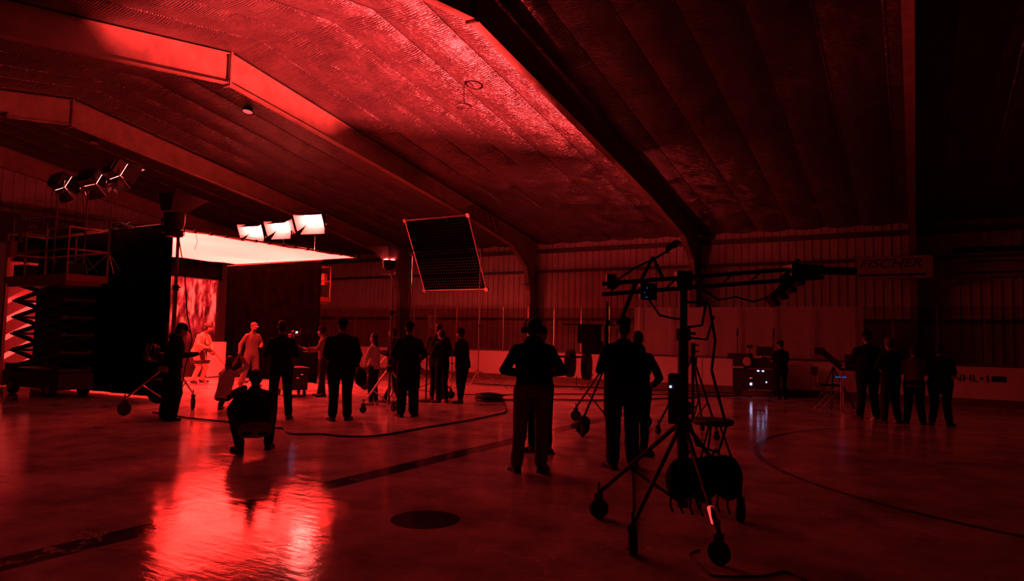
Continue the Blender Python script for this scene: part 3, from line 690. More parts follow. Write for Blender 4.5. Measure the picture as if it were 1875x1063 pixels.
# ------------------------------------------------------------------ people
def vox(o, size, smooth=2, disp=0):
    r = o.modifiers.new('remesh', 'REMESH'); r.mode = 'VOXEL'; r.voxel_size = size; r.use_smooth_shade = True
    s = o.modifiers.new('smooth', 'SMOOTH'); s.factor = .5; s.iterations = smooth
    if disp:
        tx = bpy.data.textures.get('cloth_folds')
        if tx is None: tx = bpy.data.textures.new('cloth_folds', 'CLOUDS'); tx.noise_scale = .14; tx.noise_depth = 2
        d = o.modifiers.new('folds', 'DISPLACE'); d.texture = tx; d.strength = disp; d.mid_level = .5; d.texture_coords = 'LOCAL'
def V(*a): return Vector(a)
STAND = dict(pel=(0, 0, .95), neck=(0, .01, 1.49), head=(0, .035, 1.655), sh=(.185, 0, 1.43),
             elR=(.25, -.04, 1.14), wrR=(.25, .06, .90), elL=(-.25, -.04, 1.14), wrL=(-.25, .06, .90),
             knR=(.11, .03, .50), anR=(.12, -.02, .09), knL=(-.11, .03, .50), anL=(-.12, -.02, .09))
def hand(m, wr, el, s, curl, palm, side):
    """palm + four unequal bent fingers + thumb from the side of the palm"""
    d = (wr - el).normalized(); pn = Vector(palm); pn = (pn - d * pn.dot(d)).normalized(); w = d.cross(pn) * side
    c = wr + d * .045 * s
    m.capsule(wr + d * .0, wr + d * .075 * s, .027 * s, .034 * s, 12, w, .5)
    m.capsule(c - w * .016 * s, c + w * .016 * s + d * .03 * s, .022 * s, .022 * s, 10, d, .7)
    for k, L in enumerate((.068, .076, .070, .055)):
        b = wr + d * .085 * s + w * (-.030 + .0195 * k) * s
        d1 = (d * cos(curl * .5) + pn * sin(curl * .5)).normalized(); d2 = (d * cos(curl * 1.3) + pn * sin(curl * 1.3)).normalized()
        p1 = b + d1 * L * .55 * s; p2 = p1 + d2 * L * .5 * s
        m.capsule(b - d * .015 * s, p1, .0100 * s, .0092 * s, 8); m.capsule(p1, p2, .0092 * s, .0080 * s, 8)
    b = wr + d * .03 * s - w * .026 * s; t1 = b + (d * .6 - w * .75 + pn * .25).normalized() * .038 * s
    m.capsule(b, t1, .0125 * s, .011 * s, 8); m.capsule(t1, t1 + (d * .85 - w * .3 + pn * .35).normalized() * .030 * s, .011 * s, .009 * s, 8)
def person(label, xy, face, H=1.78, pose=None, top='cloth_black', bottom='cloth_black', shoes='shoe', hat=None, hair='short', wide=1.0, coat=0, baggy=1.0,
           v=.013, curl=.6, headyaw=0, nod=0, hem=None, sleeves=True, headset=False, palmR=(0, 0, 1), palmL=(0, 0, 1), hood=False, hatm='cloth_black', group=None, beard=False):
    """face: world angle (degrees) the body faces, counter-clockwise from +X.  Local frame: x to the person's right, y forward."""
    t = thing('person', label, 'person', (xy[0], xy[1], 0), radians(face - 90), group)
    J = dict(STAND); J.update(pose or {}); s = H / 1.78; W = wide
    j = {k: V(*p) * s for k, p in J.items() if k != 'sh'}
    up = (j['neck'] - j['pel']).normalized(); xr = V(1, 0, 0)
    shc = j['neck'] - up * .075 * s
    shR = V(*J['shR']) * s if 'shR' in J else shc + xr * .160 * W * s
    shL = V(*J['shL']) * s if 'shL' in J else shc - xr * .160 * W * s
    hR, hL = j['pel'] + xr * .095 * W * s - up * .02 * s, j['pel'] - xr * .095 * W * s - up * .02 * s
    fwd = xr.cross(up) * -1 if xr.cross(up).y < 0 else xr.cross(up)
    fwd = up.cross(xr)
    if fwd.y < 0 and abs(up.z) > .2: fwd = -fwd
    P_ = lambda q: j['pel'].lerp(j['neck'], q)
    def torso(m, g, q0=-.12, flare=0):
        rows = [(q0, .165 + flare, .125 + flare * .8), (0, .165, .125), (.2, .150, .115), (.42, .158, .118), (.64, .166, .122), (.77, .150, .112), (.87, .112, .095), (.95, .078, .072), (1.02, .060, .060)]
        if q0 > -.02: rows = rows[1:]
        m.loft([(P_(q), xr * (a * W + g) * s, fwd * (b * (W * .5 + .5) + g) * s) for q, a, b in rows])
    # body
    m = MB(); torso(m, -.012)
    hc = j['head']; Ry = Matrix.Rotation(radians(headyaw), 3, 'Z') @ Matrix.Rotation(radians(-nod), 3, 'X')
    hd = lambda x, y, z: hc + Ry @ (V(x, y, z) * s)
    m.capsule(j['neck'] - up * .03 * s, hc - V(0, .01, .05) * s, .056 * s, .052 * s)
    m.ball(hd(0, -.012, .030), (.074 * s, .092 * s, .092 * s), 16, 12, Ry); m.ball(hd(0, .022, -.035), (.058 * s, .070 * s, .078 * s), 14, 10, Ry)
    m.capsule(hd(-.012, .070, -.088), hd(.012, .070, -.088), .022 * s, .022 * s)                       # chin
    m.capsule(hd(0, .080, .012), hd(0, .104, -.028), .009 * s, .015 * s, 8); m.capsule(hd(-.03, .076, .022), hd(.03, .076, .022), .013 * s, .013 * s, 8)   # nose, brow
    m.capsule(hd(-.020, .084, -.058), hd(.020, .084, -.058), .009 * s, .009 * s, 8)                     # lips
    for e in (-1, 1): m.ball(hd(.078 * e, -.005, -.008), (.010 * s, .020 * s, .030 * s), 8, 8, Ry)      # ears
    for sd, sh, k in ((1, shR, 'R'), (-1, shL, 'L')):
        el, wr = j['el' + k], j['wr' + k]
        m.capsule(sh, el, .052 * s, .040 * s); m.capsule(el, wr, .040 * s, .027 * s)
        hand(m, wr, el, s, curl, palmR if k == 'R' else palmL, sd)
        hp = hR if sd > 0 else hL; kn, an = j['kn' + k], j['an' + k]
        m.capsule(hp, kn, .085 * s, .056 * s); m.capsule(kn, an, .055 * s, .038 * s)
        m.capsule(an - V(0, .02, .045) * s, an + V(0.01 * sd, .13, -.055) * s, .033 * s, .028 * s)
    body = m.build('body', 'skin', t); vox(body, min(v, .010), 1)
    # eyes
    for e in (-1, 1):
        m = MB(); m.ball(hd(.030 * e, .079, .003), .0115 * s, 8, 6); m.build('eye', 'pale_shoe', body)
    # trousers
    m = MB(); b = baggy
    m.loft([(P_(q), xr * (a * W) * s, fwd * (c * W) * s) for q, a, c in ((-.16, .150, .125), (-.06, .178, .140), (.04, .172, .135), (.12, .160, .125))])
    for k, hp in (('R', hR), ('L', hL)):
        kn, an = j['kn' + k], j['an' + k]
        m.capsule(hp, kn, .100 * W * s, .070 * b * s)
        m.capsule(kn, an + (kn - an) * .02, .070 * b * s, .056 * b * s)
        if b > 1.15: m.capsule(kn.lerp(an, .6), an + V(0, 0, .03) * s, .064 * b * s, .062 * b * s)
    tr = m.build('trousers', bottom, t); vox(tr, v, 2, .018)
    # shoes
    for k in 'RL':
        an, sd = j['an' + k], (1 if k == 'R' else -1); m = MB(); d = .0 if an.z < .14 * s else an.z - .09 * s
        z = max(an.z - .045 * s, .045)
        tilt = J.get('toe' + k, 0)
        a0, a1 = V(an.x - .01 * sd * s, an.y - .03 * s, z), V(an.x + .065 * sd * s, an.y + .145 * s, z - .012 * s - tilt)
        m.capsule(a0, a1, .046 * s, .038 * s, 12, (1, 0, 0), .85); m.capsule(an, a0, .050 * s, .044 * s); m.box((a0 + a1) / 2 - V(0, 0, .033 * s), (.085 * s, .25 * s, .016 * s), Matrix.Rotation(-.4 * sd, 3, 'Z'))
        so = m.build('shoe', shoes, t); vox(so, .010, 1)
    # top
    m = MB(); torso(m, .016 * (1 + coat), q0=-.12 - .42 * coat * (1 if coat < 1 else 1), flare=.02 * coat)
    sl = 1 if sleeves else .0
    for k, sh in (('R', shR), ('L', shL)):
        el, wr = j['el' + k], j['wr' + k]
        m.capsule(sh - up * .015 * s, el if sleeves else sh.lerp(el, .75), .064 * s * (W * .4 + .6), .056 * s)
        if sleeves: m.capsule(el, wr - (wr - el) * .03, .058 * s, .043 * s)
        m.capsule(sh - up * .012 * s, shc + up * .012 * s, .060 * s, .078 * s)
    m.loft([(j['neck'] + up * q * s, xr * r * s, fwd * r * s) for q, r in ((-.06, .10), (.0, .073), (.035, .070))])
    if hood: m.ball(j['neck'] - fwd * .075 * s + up * .0 * s, (.11 * s, .07 * s, .085 * s))
    tp = m.build('top', top, t); vox(tp, v, 2, .020)
    if hem:
        m = MB(); m.loft([(P_(q), xr * (a * W + .02) * s, fwd * (c * W + .03) * s) for q, a, c in ((-.20, .165, .128), (-.08, .172, .130), (-.02, .170, .128))])
        hm = m.build('shirt_hem', hem, t); vox(hm, v, 1, .015)
    # hair
    m = MB(); m.ball(hd(0, -.020, .040), (.082 * s, .095 * s, .095 * s), 16, 12, Ry); m.ball(hd(0, -.045, -.015), (.074 * s, .065 * s, .075 * s), 14, 10, Ry)
    if hair in ('long', 'ponytail'):
        m.ball(hd(0, -.05, -.08), (.085 * s, .055 * s, .12 * s), 14, 10)
        if hair == 'long': m.capsule(hd(0, -.06, -.1), hd(0, -.075, -.26), .075 * s, .06 * s)
        else: m.ball(hd(0, -.105, .03), .032 * s); m.capsule(hd(0, -.11, .02), hd(.02, -.12, -.24), .034 * s, .016 * s)
    if hair != 'none':
        hr = m.build('hair', 'hair', t); vox(hr, .010, 1)
        # keep the face clear: the hair cap sits back on the skull
    if beard:
        m = MB(); m.ball(hd(0, .045, -.075), (.060 * s, .058 * s, .050 * s), 14, 10, Ry); m.build('beard', 'hair', t, smooth=True)
    if hat == 'cap':
        m = MB(); m.ball(hd(0, -.012, .060), (.090 * s, .104 * s, .078 * s), 18, 10, Ry)
        cp = m.build('cap', hatm, t, smooth=True)
        m = MB(); m.loft([(hd(0, .085 + .03 * q, .055 - .012 * q), Ry @ V(.072 - .012 * q, 0, 0) * s, Ry @ V(0, .004, .008) * s) for q in (0, 1, 2, 2.6)]); m.build('brim', hatm, cp)
    elif hat == 'beanie':
        m = MB(); m.ball(hd(0, -.015, .062), (.092 * s, .106 * s, .088 * s), 18, 10, Ry); m.lathe([(.094 * s, 0), (.096 * s, .05 * s)], 20, Matrix.Translation(hd(0, -.012, .02))); m.build('beanie', hatm, t, smooth=True)
    elif hat == 'helmet':
        m = MB(); m.ball(hd(0, -.008, .045), (.105 * s, .125 * s, .100 * s), 18, 12, Ry); m.ball(hd(.085, -.01, -.02), (.03 * s, .05 * s, .06 * s)); m.ball(hd(-.085, -.01, -.02), (.03 * s, .05 * s, .06 * s))
        he = m.build('helmet', 'jersey_trim', t, smooth=True); he.active_material = M['jersey_trim']
        m = MB(); m.loft([(hd(0, .09, .045 - .02 * q), Ry @ V(.085, 0, 0) * s, Ry @ V(0, .045, 0) * s) for q in (0, 1, 3)]); m.build('visor', 'jersey', he)
    if headset:
        m = MB(); m.path([hd(.098 * cos(a), -.01, .02 + .115 * sin(a)) for a in [pi * q / 14 for q in range(15)]], .011 * s, 8)
        for e in (-1, 1): m.capsule(hd(.088 * e, -.005, -.01), hd(.108 * e, -.005, -.01), .042 * s, .040 * s)
        m.build('headphones', 'black_plastic', t)
    return t
# image-plane directions at a spot: ang_away = heading of the line of sight
def away(xy): return math.degrees(atan2(xy[1], xy[0]))
def facing(xy, d):      # d: 0 = back to the camera, 90 = turned to the picture's left, -90 right, 180 toward camera
    return away(xy) + d
PH = dict(elR=(.27, .06, 1.15), wrR=(.12, .30, 1.20), elL=(-.27, .06, 1.15), wrL=(-.10, .30, 1.20))      # hands together in front
def pz(base=None, **k):
    d = dict(base or {}); d.update(k); return d
def hold(name, label, cat, loc, size, mat='black_plastic', rz=0, rot=None):
    t = thing(name, label, cat, loc, rz, rot=rot); m = MB(); m.box((0, 0, 0), size); m.build('body', mat, t, bevel=.004); return t

# 1 big man in hoodie looking at a phone, beside the crank stand
p = (-11.35, 7.43)
person('person in a dark hoodie and baggy trousers looking down at a phone', p, facing(p, -78), 1.76,
       pz(PH, neck=(0, .07, 1.47), head=(0, .135, 1.60), wrR=(.08, .40, 1.18), wrL=(-.06, .40, 1.17)), 'cloth_black', 'cloth_black', hat='cap', wide=1.32, baggy=2.1, nod=25, hem='cloth_light', curl=1.1, hood=True, v=.012)
a = radians(facing(p, -78)); t = hold('phone', 'flat pale phone in the hands of the hooded person', 'phone', (p[0] + .50 * cos(a), p[1] + .50 * sin(a), 1.22), (.15, .075, .012), 'pale_shoe', a, )
# 2 hockey player
p = (-18.0, 12.62); fa = facing(p, -125)
hp = person('hockey player in helmet and pale jersey gripping a stick', p, fa, 1.84,
       dict(pel=(0, -.04, .93), neck=(0, .14, 1.44), head=(0, .22, 1.60), elR=(.30, .16, 1.14), wrR=(.10, .36, 1.02), elL=(-.30, .14, 1.14), wrL=(-.10, .34, .94), knR=(.16, .12, .50), knL=(-.16, .12, .50), anR=(.2, -.02, .15), anL=(-.2, -.02, .15)),
       'jersey', 'jersey', hat='helmet', wide=1.25, baggy=1.05, nod=20, curl=1.4)
m = MB(); m.loft([((0, -.04, z), (r, 0, 0), (0, r * .75, 0)) for z, r in ((.60, .20), (.72, .25), (.92, .235), (1.04, .20))]); m.build('shorts', 'jersey_trim', hp, smooth=True)
for sx in (-1, 1):
    m = MB(); m.loft([((sx * .16, .10, .62), (.11, 0, 0), (0, .12, 0)), ((sx * .17, .10, .72), (.13, 0, 0), (0, .14, 0))]); m.build('shorts_leg', 'jersey_trim', hp, smooth=True)
    m = MB(); m.box((sx * .20, .06, .03), (.006, .30, .06)); m.box((sx * .20, -.05, .08), (.03, .03, .06)); m.box((sx * .20, .13, .08), (.03, .03, .06)); m.build('skate_blade', 'blade', hp)
m = MB(); m.lathe([(.11, 0), (.11, .012)], 20, Matrix.Translation((0, .235, 1.24)) @ Matrix.Rotation(radians(-80), 4, 'X')); cr = m.build('crest_ring', 'jersey_trim', hp)
m = MB(); m.lathe([(.075, .012), (.075, .02)], 16, Matrix.Translation((0, .235, 1.24)) @ Matrix.Rotation(radians(-80), 4, 'X')); m.build('crest', 'gold', cr)
for wz, wx, wy in ((1.02, .10, .40), (.94, -.10, .38)):
    m = MB(); m.ball((wx * 1.02, wy, wz - .01), (.065, .075, .06)); m.capsule((wx * 1.02, wy, wz), (wx * 1.5, wy - .10, wz + .04), .055, .065); m.build('glove', 'jersey_trim', hp, smooth=True)
c_, s_ = cos(radians(fa - 90)), sin(radians(fa - 90))
L2 = lambda x, y, z: (p[0] + x * c_ - y * s_, p[1] + x * s_ + y * c_, z)
hs = thing('hockey_stick', 'hockey stick angled down to the ice in the player\'s gloves', 'hockey stick', (0, 0, 0))
m = MB(); A, B_ = Vector(L2(.14, .42, 1.10)), Vector(L2(-.62, .95, .06)); m.tube(A, B_, .014, n=6); m.build('shaft', 'wood', hs)
m = MB(); m.prism([B_ + V(0, 0, -.03), B_ + V(0, 0, .04), B_ + V(.06, .26, .05), B_ + V(.06, .26, -.02)], (.01, 0, 0)); m.build('blade', 'jersey_trim', hs)

# 3 crouching photographer with raised arms
p = (-12.0, 9.06); fa = facing(p, -35)
SQ = dict(pel=(0, -.10, .30), neck=(0, .06, .83), head=(0, .10, 1.0), knR=(.20, .34, .44), anR=(.15, .04, .09), knL=(-.20, .34, .44), anL=(-.15, .04, .09))
person('person with a ponytail and pale top crouching with a raised camera', p, fa, 1.70,
       dict(SQ, elR=(.24, .36, .90), wrR=(.10, .36, 1.08), elL=(-.22, .36, .88), wrL=(-.06, .38, 1.04)), 'cloth_light', 'cloth_black', hair='ponytail', curl=1.2, wide=.95)
a = radians(fa); cb = thing('photo_camera', 'small camera raised by the crouching person with ponytail', 'camera', (p[0] + .43 * cos(a), p[1] + .43 * sin(a), 1.0), a - pi / 2)
m = MB(); m.box((0, 0, 0), (.14, .07, .10)); m.box((0, 0, .06), (.05, .06, .03)); m.build('body', 'black_plastic', cb, bevel=.006); m = MB(); m.lathe([(.035, .03), (.04, .12)], 14, Matrix.Rotation(radians(-90), 4, 'X')); m.build('lens', 'black_plastic', cb)
# 4 man in sweater and pale trousers
p = (-16.5, 13.25)
person('bearded person in a cap, grey sweater and pale baggy trousers', p, facing(p, -150), 1.84, dict(elR=(.30, -.06, 1.17), wrR=(.36, .0, .92), elL=(-.28, .02, 1.17), wrL=(-.12, .26, 1.12), head=(0, .07, 1.65),
       knR=(.18, .02, .5), anR=(.27, -.02, .09), knL=(-.12, .04, .5), anL=(-.16, 0, .09)), 'cloth_grey', 'cloth_grey', hat='cap', baggy=1.35, wide=1.05, hatm='cloth_grey', nod=10, beard=True)
# 5 man with his back to us
p = (-9.96, 8.66)
person('person seen from behind, dark jacket, standing beside the squatting one', p, facing(p, 8), 1.80, pz(PH, knR=(.13, .02, .5), anR=(.16, 0, .09), anL=(-.1, 0, .09)), 'cloth_black', 'cloth_black', wide=1.10, baggy=1.15)
# 6 squatting man
p = (-7.62, 6.2)
person('person squatting with back turned, dark jacket with a pale hem', p, facing(p, 6), 1.80,
       dict(pel=(0, -.16, .35), neck=(.01, .10, .80), head=(.02, .17, .94), knR=(.26, .32, .54), anR=(.21, .10, .09), knL=(-.24, .30, .52), anL=(-.16, -.02, .09), elR=(.25, .26, .55), wrR=(.10, .46, .66), elL=(-.25, .24, .55), wrL=(-.06, .46, .66)),
       'cloth_black', 'cloth_dark', wide=1.12, baggy=1.15, hem='cloth_khaki', v=.012)
# 7 camera operator
p = (-12.75, 12.45)
person('person in a pale shirt with straps reaching toward the film camera', p, facing(p, 78), 1.76, dict(neck=(0, .05, 1.48), head=(0, .10, 1.63), elR=(.22, .18, 1.18), wrR=(.14, .44, 1.13), elL=(-.22, .12, 1.2), wrL=(-.10, .40, 1.2),
       knR=(.10, .06, .5), anR=(.12, .14, .09)), 'cloth_plaid', 'cloth_dark', hat='beanie', headset=True)
# 8 tall figure in long coat
p = (-9.05, 9.25)
person('tall person from behind in a long loose coat near the middle', p, facing(p, 0), 1.86, pz(anR=(.13, 0, .09), elR=(.30, -.02, 1.15), wrR=(.26, .14, .95), elL=(-.28, 0, 1.15), wrL=(-.16, .26, 1.0)), 'cloth_black', 'cloth_black', wide=1.32, coat=.45, baggy=1.3, hat='beanie')
t = thing('shoulder_bag', 'dark bag hanging at the hip of the long-coated person', 'bag', (-8.84, 9.55, 0))
m = MB(); m.ball((0, 0, .78), (.13, .10, .17)); m.build('pouch', 'cloth_dark', t, smooth=True); m = MB(); m.path([(0, -.02, .92), (-.05, -.12, 1.2), (-.12, -.2, 1.5)], .014, 6); m.build('strap', 'cloth_dark', t)
# 9 woman in white
p = (-10.45, 11.7)
person('person with long dark hair in a loose white shirt', p, facing(p, 60), 1.60, pz(PH, wrR=(.16, .26, 1.0), wrL=(-.1, .22, .98)), 'cloth_white', 'cloth_navy', shoes='pale_shoe', hair='long', wide=.98)
# 10 man facing the set
p = (-10.4, 12.3)
person('dark-clothed person in profile between the white shirt and the long coats', p, facing(p, 75), 1.74, pz(PH, knR=(.1, .0, .5), anR=(.12, .22, .09), anL=(-.1, -.2, .09), knL=(-.1, -.05, .5)), 'cloth_black', 'cloth_dark', headset=False)
# 11, 12
p = (-8.5, 10.5)
person('broad person from behind in black coat and wide trousers', p, facing(p, 3), 1.84, pz(elR=(.30, .0, 1.15), wrR=(.2, .22, 1.05), elL=(-.30, .0, 1.15), wrL=(-.2, .22, 1.05)), 'cloth_black', 'cloth_black', wide=1.18, baggy=1.5, coat=.35, hat='beanie')
p = (-10.05, 13.55)
person('taller person partly hidden behind the broad black coat', p, facing(p, -15), 1.88, pz(PH), 'cloth_black', 'cloth_black', wide=1.2, coat=.4)
# 13, 14 two men at the small cart
p = (-9.62, 13.15)
person('person with curly hair facing the beanie wearer, arms on a tray', p, facing(p, 40), 1.74, pz(PH, wrR=(.14, .36, 1.16), wrL=(-.14, .36, 1.16), head=(0, .08, 1.63)), 'cloth_black', 'cloth_black')
p = (-9.18, 13.35)
person('person in a beanie and bulky jacket bending over a tray', p, facing(p, 62), 1.78, pz(PH, neck=(0, .05, 1.48), head=(0, .09, 1.62), wrR=(.12, .34, 1.2), anR=(.12, .1, .09)), 'cloth_black', 'cloth_black', hat='beanie', wide=1.22, coat=.3)
t = thing('tool_tray', 'small dark tray with tools on a post beside the curly-haired person', 'tray', (-10.05, 13.1, 0))
m = MB(); m.box((0, 0, 1.2), (.5, .34, .03)); m.box((0, .16, 1.23), (.5, .02, .06)); m.box((.1, 0, 1.25), (.16, .1, .07)); m.build('tray_top', 'black_plastic', t)
m = MB(); m.tube((0, 0, .05), (0, 0, 1.2), .02); m.build('post', 'black_metal', t); m = MB(); m.lathe([(.2, 0), (.2, .03), (.05, .06)], 16); m.build('foot', 'black_metal', t)
# 15 the large standing man, with someone beyond him
p = (-3.92, 7.18)
person('person wearing headphones and khaki trousers, back turned, elbows out', p, facing(p, 2), 1.83, pz(PH, elR=(.34, .02, 1.16), elL=(-.34, .02, 1.16), wrR=(.1, .28, 1.1), wrL=(-.1, .28, 1.1), anR=(.11, .02, .09), anL=(-.17, -.02, .09), knL=(-.14, .0, .5), head=(-.01, .06, 1.64)),
       'cloth_black', 'cloth_khaki', wide=1.18, baggy=1.2, headset=True, hair='short', v=.011, hood=True)
p = (-4.53, 8.53)
person('person mostly hidden beyond the khaki trousers and headphones', p, facing(p, 170), 1.74, pz(PH), 'cloth_dark', 'cloth_black', hat='cap')
# 16 man with cap beside the big stand, and one beyond him
p = (-3.12, 8.05)
person('person in a cap and black jacket standing beside the big stand', p, facing(p, 12), 1.86, pz(PH, anR=(.13, .02, .09), anL=(-.12, -.02, .09), elR=(.28, .02, 1.14)), 'cloth_black', 'cloth_dark', hat='cap', wide=1.2, baggy=1.3, v=.011)
p = (-3.33, 9.11)
person('shorter person behind the capped one, jacket bulging at the elbow', p, facing(p, -20), 1.70, pz(PH, elR=(.36, -.06, 1.12), wrR=(.2, .15, 1.0)), 'cloth_black', 'cloth_black', wide=1.15)
# 17 man at the monitor cart
p = (-3.2, 20.2)
person('short-sleeved person standing at the monitor cart', p, facing(p, 30), 1.62, pz(PH), 'cloth_black', 'cloth_black', hat='cap', sleeves=False, wide=1.15)
# the dim group by the boards
for p, d, H, top, bot, hat, w, lab in (((-.86, 16.3), 20, 1.84, 'cloth_black', 'cloth_black', 'cap', 1.25, 'tall dim person next to the folding chair by the boards'),
        ((-.43, 15.85), 35, 1.70, 'cloth_black', 'cloth_dark', 'beanie', 1.15, 'dim person in a pale beanie beside the tall one'),
        ((-.02, 15.9), 10, 1.56, 'cloth_khaki', 'cloth_black', None, 1.2, 'short dim person in a brownish jacket seen from behind'),
        ((.42, 16.0), -10, 1.60, 'cloth_black', 'cloth_black', None, 1.35, 'dim person at the end of the group next to the board lettering')):
    person(lab, p, facing(p, d), H, pz(PH, anR=(.16, 0, .09), anL=(-.16, 0, .09)), top, bot, hat=hat, wide=w, baggy=1.25, coat=.2, v=.016, hatm='cloth_khaki' if hat == 'beanie' else 'cloth_black')

# ------------------------------------------------------------------ film camera on a cart beside the operator
fc = thing('film_camera', 'film camera rig with matte box on a pedestal cart by the operator', 'film camera', (-13.45, 12.05, 0), radians(150))
m = MB(); m.box((0, 0, 1.42), (.42, .20, .24)); m.box((.04, 0, 1.60), (.30, .06, .05)); m.box((-.28, 0, 1.42), (.12, .14, .18)); m.build('body', 'black_plastic', fc, bevel=.01)
m = MB(); m.lathe([(.06, .2), (.07, .42), (.08, .46)], 18, Matrix.Translation((0, 0, 1.42)) @ Matrix.Rotation(pi / 2, 4, 'Y')); m.build('lens', 'black_metal', fc, smooth=True)
m = MB(); m.box((.52, 0, 1.42), (.10, .26, .22)); m.box((.58, 0, 1.56), (.16, .30, .01)); m.build('matte_box', 'black_plastic', fc)
m = MB(); m.box((-.02, -.28, 1.62), (.03, .24, .16)); m.tube((0, -.1, 1.58), (0, -.22, 1.62), .01); m.build('monitor', 'black_plastic', fc)
m = MB(); m.box((-.07, -.05, 1.60), (.006, .05, .012)); m.box((-.07, -.05, 1.57), (.006, .05, .012)); m.build('indicator_light', 'led_blue', fc)
m = MB(); m.tube((0, 0, .5), (0, 0, 1.25), .05); m.lathe([(.14, 1.20), (.14, 1.28)], 18); m.box((0, 0, 1.29), (.3, .18, .03)); m.path([(-.1, -.1, 1.25), (-.45, -.3, 1.12)], .012, 6); m.build('pedestal', 'black_metal', fc)
m = MB(); m.box((0, 0, .42), (.8, .6, .5)); m.box((0, 0, .70), (.86, .66, .04)); m.build('cart', 'black_metal', fc, bevel=.01)
for sx in (-.32, .32):
    for sy in (-.24, .24): m = MB(); wheel(m, (sx, sy, .09), .09, .05); m.build('caster_wheel', 'rubber', fc)
m = MB()
for y, z in ((-.15, .55), (.1, .52), (.2, .60), (-.05, .47)): m.box((-.405, y, z), (.01, .05, .015))
m.build('lit_switch', 'led_red', fc)

# ------------------------------------------------------------------ camera jib in front, on a big rolling tripod
JB = (-1.70, 5.77)
jb = roll_stand('jib_tripod', 'big black rolling tripod closest to the camera with sandbags', (JB[0], JB[1], 0),
                [(-.75, -.02), (-.13, -.83), (.47, -.70), (.35, .58)], .88, 2.02, .085, (.050, .045, .035), 'black_metal', 'tripod', 'black_metal')
m = MB(); m.tube((.37, -.555, .36), (.42, -.63, .27), .024, n=8); m.build('glowing_red_tape', 'led_red', jb)  # red tape on the leg, with a glow added; no lamp there
m = MB(); m.box((-.04, -.05, 1.10), (.12, .10, .42)); m.build('battery_pack', 'black_plastic', jb, bevel=.01)
m = MB(); m.box((-.075, -.105, 1.20), (.014, .006, .014)); m.build('indicator_light', 'led_blue', jb)
m = MB(); m.path([(.02, 0, 1.92), (.22, .0, 1.90), (.27, .0, 1.6), (.24, 0, 1.35), (.30, 0, 1.12), (.36, 0, .9), (.30, -.02, .68), (.12, 0, .72), (.06, 0, .9)], .012, 8)
m.path([(.02, 0, 1.70), (.16, 0, 1.72), (.20, 0, 1.95)], .012, 8); m.path([(.02, 0, 1.62), (.20, 0, 1.60), (.26, 0, 1.80)], .010, 8); m.build('cable_loop', 'cable', jb)
for (x, y, z, rx, lab) in ((.12, -.22, .48, .18, 'black sandbag draped on the big tripod, under its battery pack'), (.30, -.10, .50, .16, 'black sandbag on the big tripod, farther from the capped person')):
    t = thing('sandbag', lab, 'sandbag', (JB[0] + x, JB[1] + y, z)); m = MB()
    m.ball((-.08, 0, -.02), (.12, .10, .17)); m.ball((.09, .03, -.01), (.12, .10, .18)); m.tube((-.08, 0, .12), (.09, .03, .13), .04); o = m.build('bag', 'cloth_black', t); vox(o, .015, 2, .02)
    m = MB(); m.path([(-.04, 0, .14), (0, 0, .22), (.05, .01, .14)], .012, 6); m.build('handle', 'cloth_dark', t)
    m = MB()
    for k in range(4): m.path([(-.12 + .08 * k, -.08, -.10), (-.13 + .08 * k, -.09, -.2), (-.11 + .08 * k, -.08, -.26)], .009, 5)
    m.build('strap', 'cloth_dark', t)
# jib arm with a counterweight at one end and a hanging head at the other
jz = 2.10
ja = thing('camera_jib', 'long black jib arm balanced on top of the big tripod', 'camera crane', (JB[0], JB[1], jz), radians(30))
def JL(x, y, z): return (x, y, z)
m = MB()
for dz in (-.04, .05): m.box((.25, 0, .12 * 0 + dz), (1.9, .035, .035), Matrix.Rotation(radians(-5.5), 3, 'Y'))
for k in range(8): m.tube((-.62 + k * .24, 0, -.10 + k * .023), (-.50 + k * .24, 0, .0 + k * .023), .008, n=5)
m.build('beam', 'black_metal', ja)
m = MB(); m.box((0, 0, 0), (.13, .12, .16)); m.tube((0, -.09, 0), (0, .09, 0), .04); m.build('pivot', 'black_metal', ja)
m = MB(); m.path([(-.64, 0, -.06), (-.42, .0, .10), (-.22, 0, .20), (-.10, 0, .28)], .010, 6); m.tube((-.36, 0, .0), (-.26, 0, .20), .016); m.tube((-.18, 0, .02), (-.26, 0, .20), .016)
m.tube((-.40, 0, .0), (-.52, .0, -.32), .02); m.build('rear_brace', 'black_metal', ja)
m = MB(); m.ball((-.10, 0, .30), (.05, .03, .025)); m.ball((-.14, 0, .27), (.02, .03, .04)); m.ball((-.06, 0, .33), (.04, .02, .02)); m.build('fan_clamp', 'black_metal', ja, smooth=True)
m = MB(); m.box((-.62, 0, -.02), (.08, .12, .12)); m.build('rear_bracket', 'black_metal', ja)
m = MB(); m.box((-.30, .02, -.10), (.14, .1, .14)); m.build('control_box', 'black_metal', ja)
m = MB(); m.box((-.315, -.035, -.07), (.008, .006, .012)); m.box((-.335, -.035, -.11), (.008, .006, .008)); m.box((-.32, -.035, -.15), (.02, .006, .006)); m.build('indicator_light', 'led_blue_dim', ja)
m = MB(); m.path([(.15, 0, -.06), (.3, 0, -.16), (.45, 0, -.13), (.6, 0, -.17), (.75, 0, -.12), (.85, 0, .0)], .008, 6)
m.path([(-.30, .02, -.15), (-.2, 0, -.3), (-.05, 0, -.33), (.03, 0, -.3)], .009, 6); m.build('hanging_cable', 'cable', ja)
m = MB(); R = Matrix.Rotation(radians(35), 3, 'Y')
m.box((.86, 0, -.04), (.30, .05, .05), Matrix.Rotation(radians(-38), 3, 'Y'))
for k in range(4): m.box((.76 + .07 * k, 0, -.16 + .06 * k), (.035, .16, .10), Matrix.Rotation(radians(-38), 3, 'Y'))
